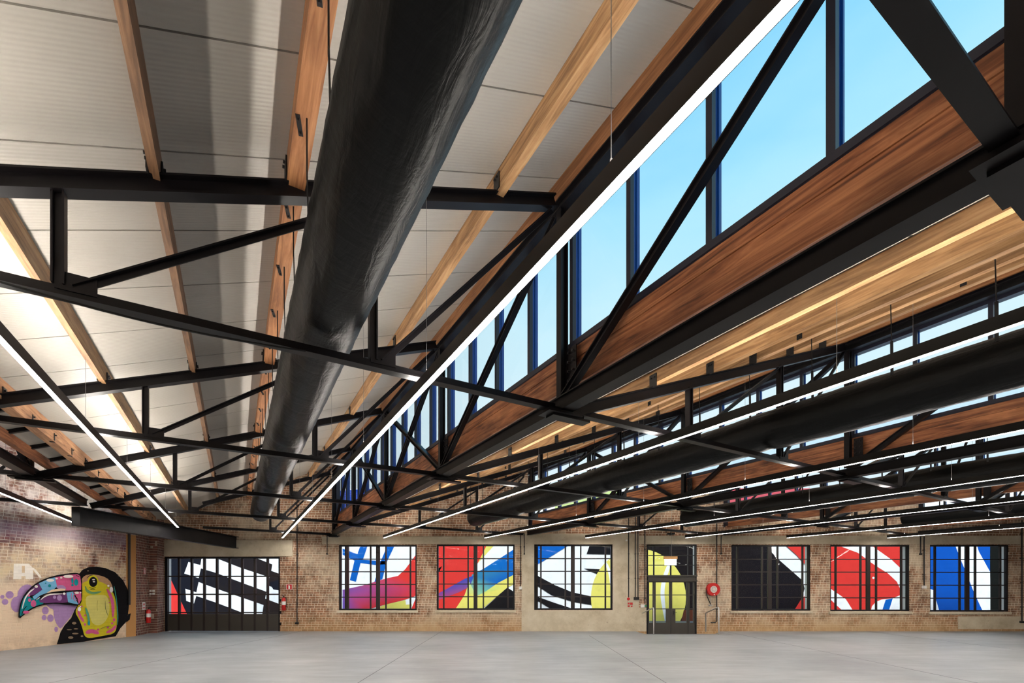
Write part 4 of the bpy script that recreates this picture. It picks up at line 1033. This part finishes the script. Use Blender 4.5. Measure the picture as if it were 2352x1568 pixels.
# alarm point, red notice, emergency button
x, z = wx(1442.5), wz(1375); t = thing('alarm_call_point', 'round red and white fire alarm call point at the end of a conduit', 'alarm', (x, D, z))
m_ = MB(); m_.box(-0.05, 0.05, -0.05, -0.002, -0.05, 0.05); m_.build('back_box', M['white'], t); m_ = MB(); m_.tube([(0, -0.05, 0.0), (0, -0.075, 0.0)], 0.055, 16); m_.build('red_cover', M['red'], t)
t = thing('fire_notice', 'red and white fire notice on the render below the alarm call point', 'sign', (wx(1447), D-0.036, wz(1388.5)))
m_ = MB(); m_.box(-0.10, 0.10, -0.006, 0, -0.09, 0.09); m_.build('notice_plate', M['render'], t)
m_ = MB()
for (a, b, c, d) in ((-0.09,-0.03,0.02,0.08),(-0.01,0.09,0.0,0.085),(-0.09,-0.02,-0.08,-0.02),(0.02,0.08,-0.08,-0.03)): m_.box(a, b, -0.009, -0.006, c, d)
m_.build('red_print', M['redpaint'], t)
t = thing('door_release_box', 'white door release box with a green button left of the exit door', 'switch', (wx(1477), D-0.012, wz(1391)))
m_ = MB(); m_.box(-0.10, 0.04, -0.06, 0, -0.06, 0.06); m_.build('release_housing', M['white'], t, bevel=0.006); m_ = MB(); m_.tube([(0.08, 0, 0), (0.08, -0.06, 0)], 0.035, 14); m_.build('green_button', M['green'], t)
m_ = MB(); m_.box(wx(1438)-0.03, wx(1438)+0.03, D-0.07, D-0.035, wz(1241)-0.03, wz(1241)+0.03); tag(m_.build('wall_sensor', M['white'], None, (wx(1438), D-0.05, wz(1241))), 'small white square sensor high on the render left of the exit door', 'sensor')

# hose reel
x, z = wx(1633), wz(1353); t = thing('fire_hose_reel', 'round red fire hose reel with pale centre on the brick right of the exit door', 'hose reel', (x, D, z))
m_ = MB(); m_.tube([(0, -0.10, 0), (0, -0.11, 0)], 0.235, 40); m_.tube([(0, -0.235, 0), (0, -0.245, 0)], 0.235, 40); m_.tube([(0,-0.11,0),(0,-0.235,0)], 0.20, 32)
m_.build('reel_disc', M['red'], t)
m_ = MB(); m_.tube([(0, -0.245, 0), (0, -0.262, 0)], [0.125, 0.115], 32); m_.tube([(0,-0.262,0),(0,-0.275,0)], 0.035, 14); m_.tube([(0.02,-0.245,-0.19),(0.02,-0.252,-0.19)], 0.022, 10); m_.build('reel_centre', M['gauge'], t)
m_ = MB()
for q in range(12):
    a_ = q*math.pi/6; m_.bar((0.05*math.cos(a_), -0.264, 0.05*math.sin(a_)), (0.1*math.cos(a_), -0.264, 0.1*math.sin(a_)), 0.006, 0.006)
m_.build('rim_spokes', M['bolt'], t)
m_ = MB(); m_.tube([(-0.2,-0.17,0.06),(-0.245,-0.18,-0.08),(-0.22,-0.19,-0.26),(-0.14,-0.17,-0.42),(-0.06,-0.12,-0.55)], 0.017, 8); m_.build('hose', M['black'], t)
m_ = MB(); m_.box(-0.06, 0.06, -0.10, -0.002, -0.16, 0.16); m_.box(-0.09, -0.01, -0.09, -0.002, -0.62, -0.56); m_.tube([(-0.05,-0.09,-0.27),(-0.05,-0.09,-0.60)], 0.012, 8); m_.bar((-0.12,-0.09,-0.585),(0.03,-0.09,-0.585),0.02,0.02); m_.build('valve_and_bracket', M['chrome'], t)

# handrails beside the threshold ramp
def rail(label, pts, r=0.022, extra=()):
    t = thing('handrail', label, 'handrail', pts[-1])
    og = pts[-1]; m_ = MB(); m_.tube(pts, r, 12); m_.build('rail_tube', M['chrome'], t, og)
    for e_ in extra: m_ = MB(); m_.tube(e_, r, 12); m_.build('post', M['chrome'], t, og)
yf = 16.35; xa = wx(1501.5, yf); zf = wz(1395.5, yf)
rail('short stainless handrail left of the exit door', [(xa-0.05, D-0.06, 0.68), (xa-0.05, D-0.25, 0.72), (xa, yf+0.14, zf-0.02), (xa, yf+0.05, zf), (xa, yf, zf-0.05), (xa, yf, 0.0)])
xb = wx(1651, yf)
rail('stainless handrail frame below the hose reel', [(xb, D-0.15, 0.0), (xb, D-0.15, 0.66), (xb, D-0.22, 0.70), (xb, yf+0.14, zf-0.0), (xb, yf+0.05, zf+0.01), (xb, yf, zf-0.04), (xb, yf, 0.0)])

# lit exit sign hanging before the door, sensor unit above
ys = 16.9; x = wx(1540, ys); t = thing('exit_sign', 'glowing white hanging exit sign with tan top before the exit door transom', 'sign', (x, ys, wz(1297.5, ys)))
zz0, zz1, zz2 = 0.0, 14.0*ys/F, 20.0*ys/F
m_ = MB(); m_.box(-13.5*ys/F, 13.5*ys/F, -0.012, 0.012, 0, zz1); m_.build('lit_face', M['exitlit'], t)
m_ = MB(); m_.box(-15.5*ys/F, 15.5*ys/F, -0.03, 0.03, zz1, zz2); m_.build('top_housing', M['tan'], t)
m_ = MB(); m_.tube([(0.04, 0, zz2), (0.04, 0, zceil(VS(x, ys)[0], 2)-wz(1297.5, ys))], 0.004, 6); m_.build('hanging_cable', M['wire'], t)
x = wx(1541, 17.2); m_ = MB(); zq = wz(1225, 17.2)
m_.box(x-0.12, x+0.12, 17.12, 17.28, zq-0.035, zq+0.03); m_.box(x-0.015, x+0.015, 17.19, 17.21, zq+0.03, zq+0.12); m_.box(x-0.19, x-0.16, 17.19, 17.21, zq+0.03, zq+0.16); m_.box(x-0.2, x, 17.19, 17.21, zq+0.10, zq+0.125)
m_.tube([(x, 17.2, zq-0.035), (x, 17.2, zq-0.06)], 0.05, 16)
tag(m_.build('ceiling_sensor', M['black'], None, (x, 17.2, zq)), 'black sensor unit hanging above the exit door', 'sensor')
# sagging cable under the nearest truss of the duct bay
s_ = SK(1)-0.05; pts = []
for i in range(25):
    u = i/24; v = -1.40+u*1.9; pts.append((v, s_, 3.545-0.05*math.sin(math.pi*u)-0.0*u))
m_ = MB(); m_.tube(pts, 0.008, 6); tag(m_.build('hanging_cable', M['strap'], None, pts[0], TH), 'thin black cable sagging below the nearest truss beside the thickest duct', 'cable')
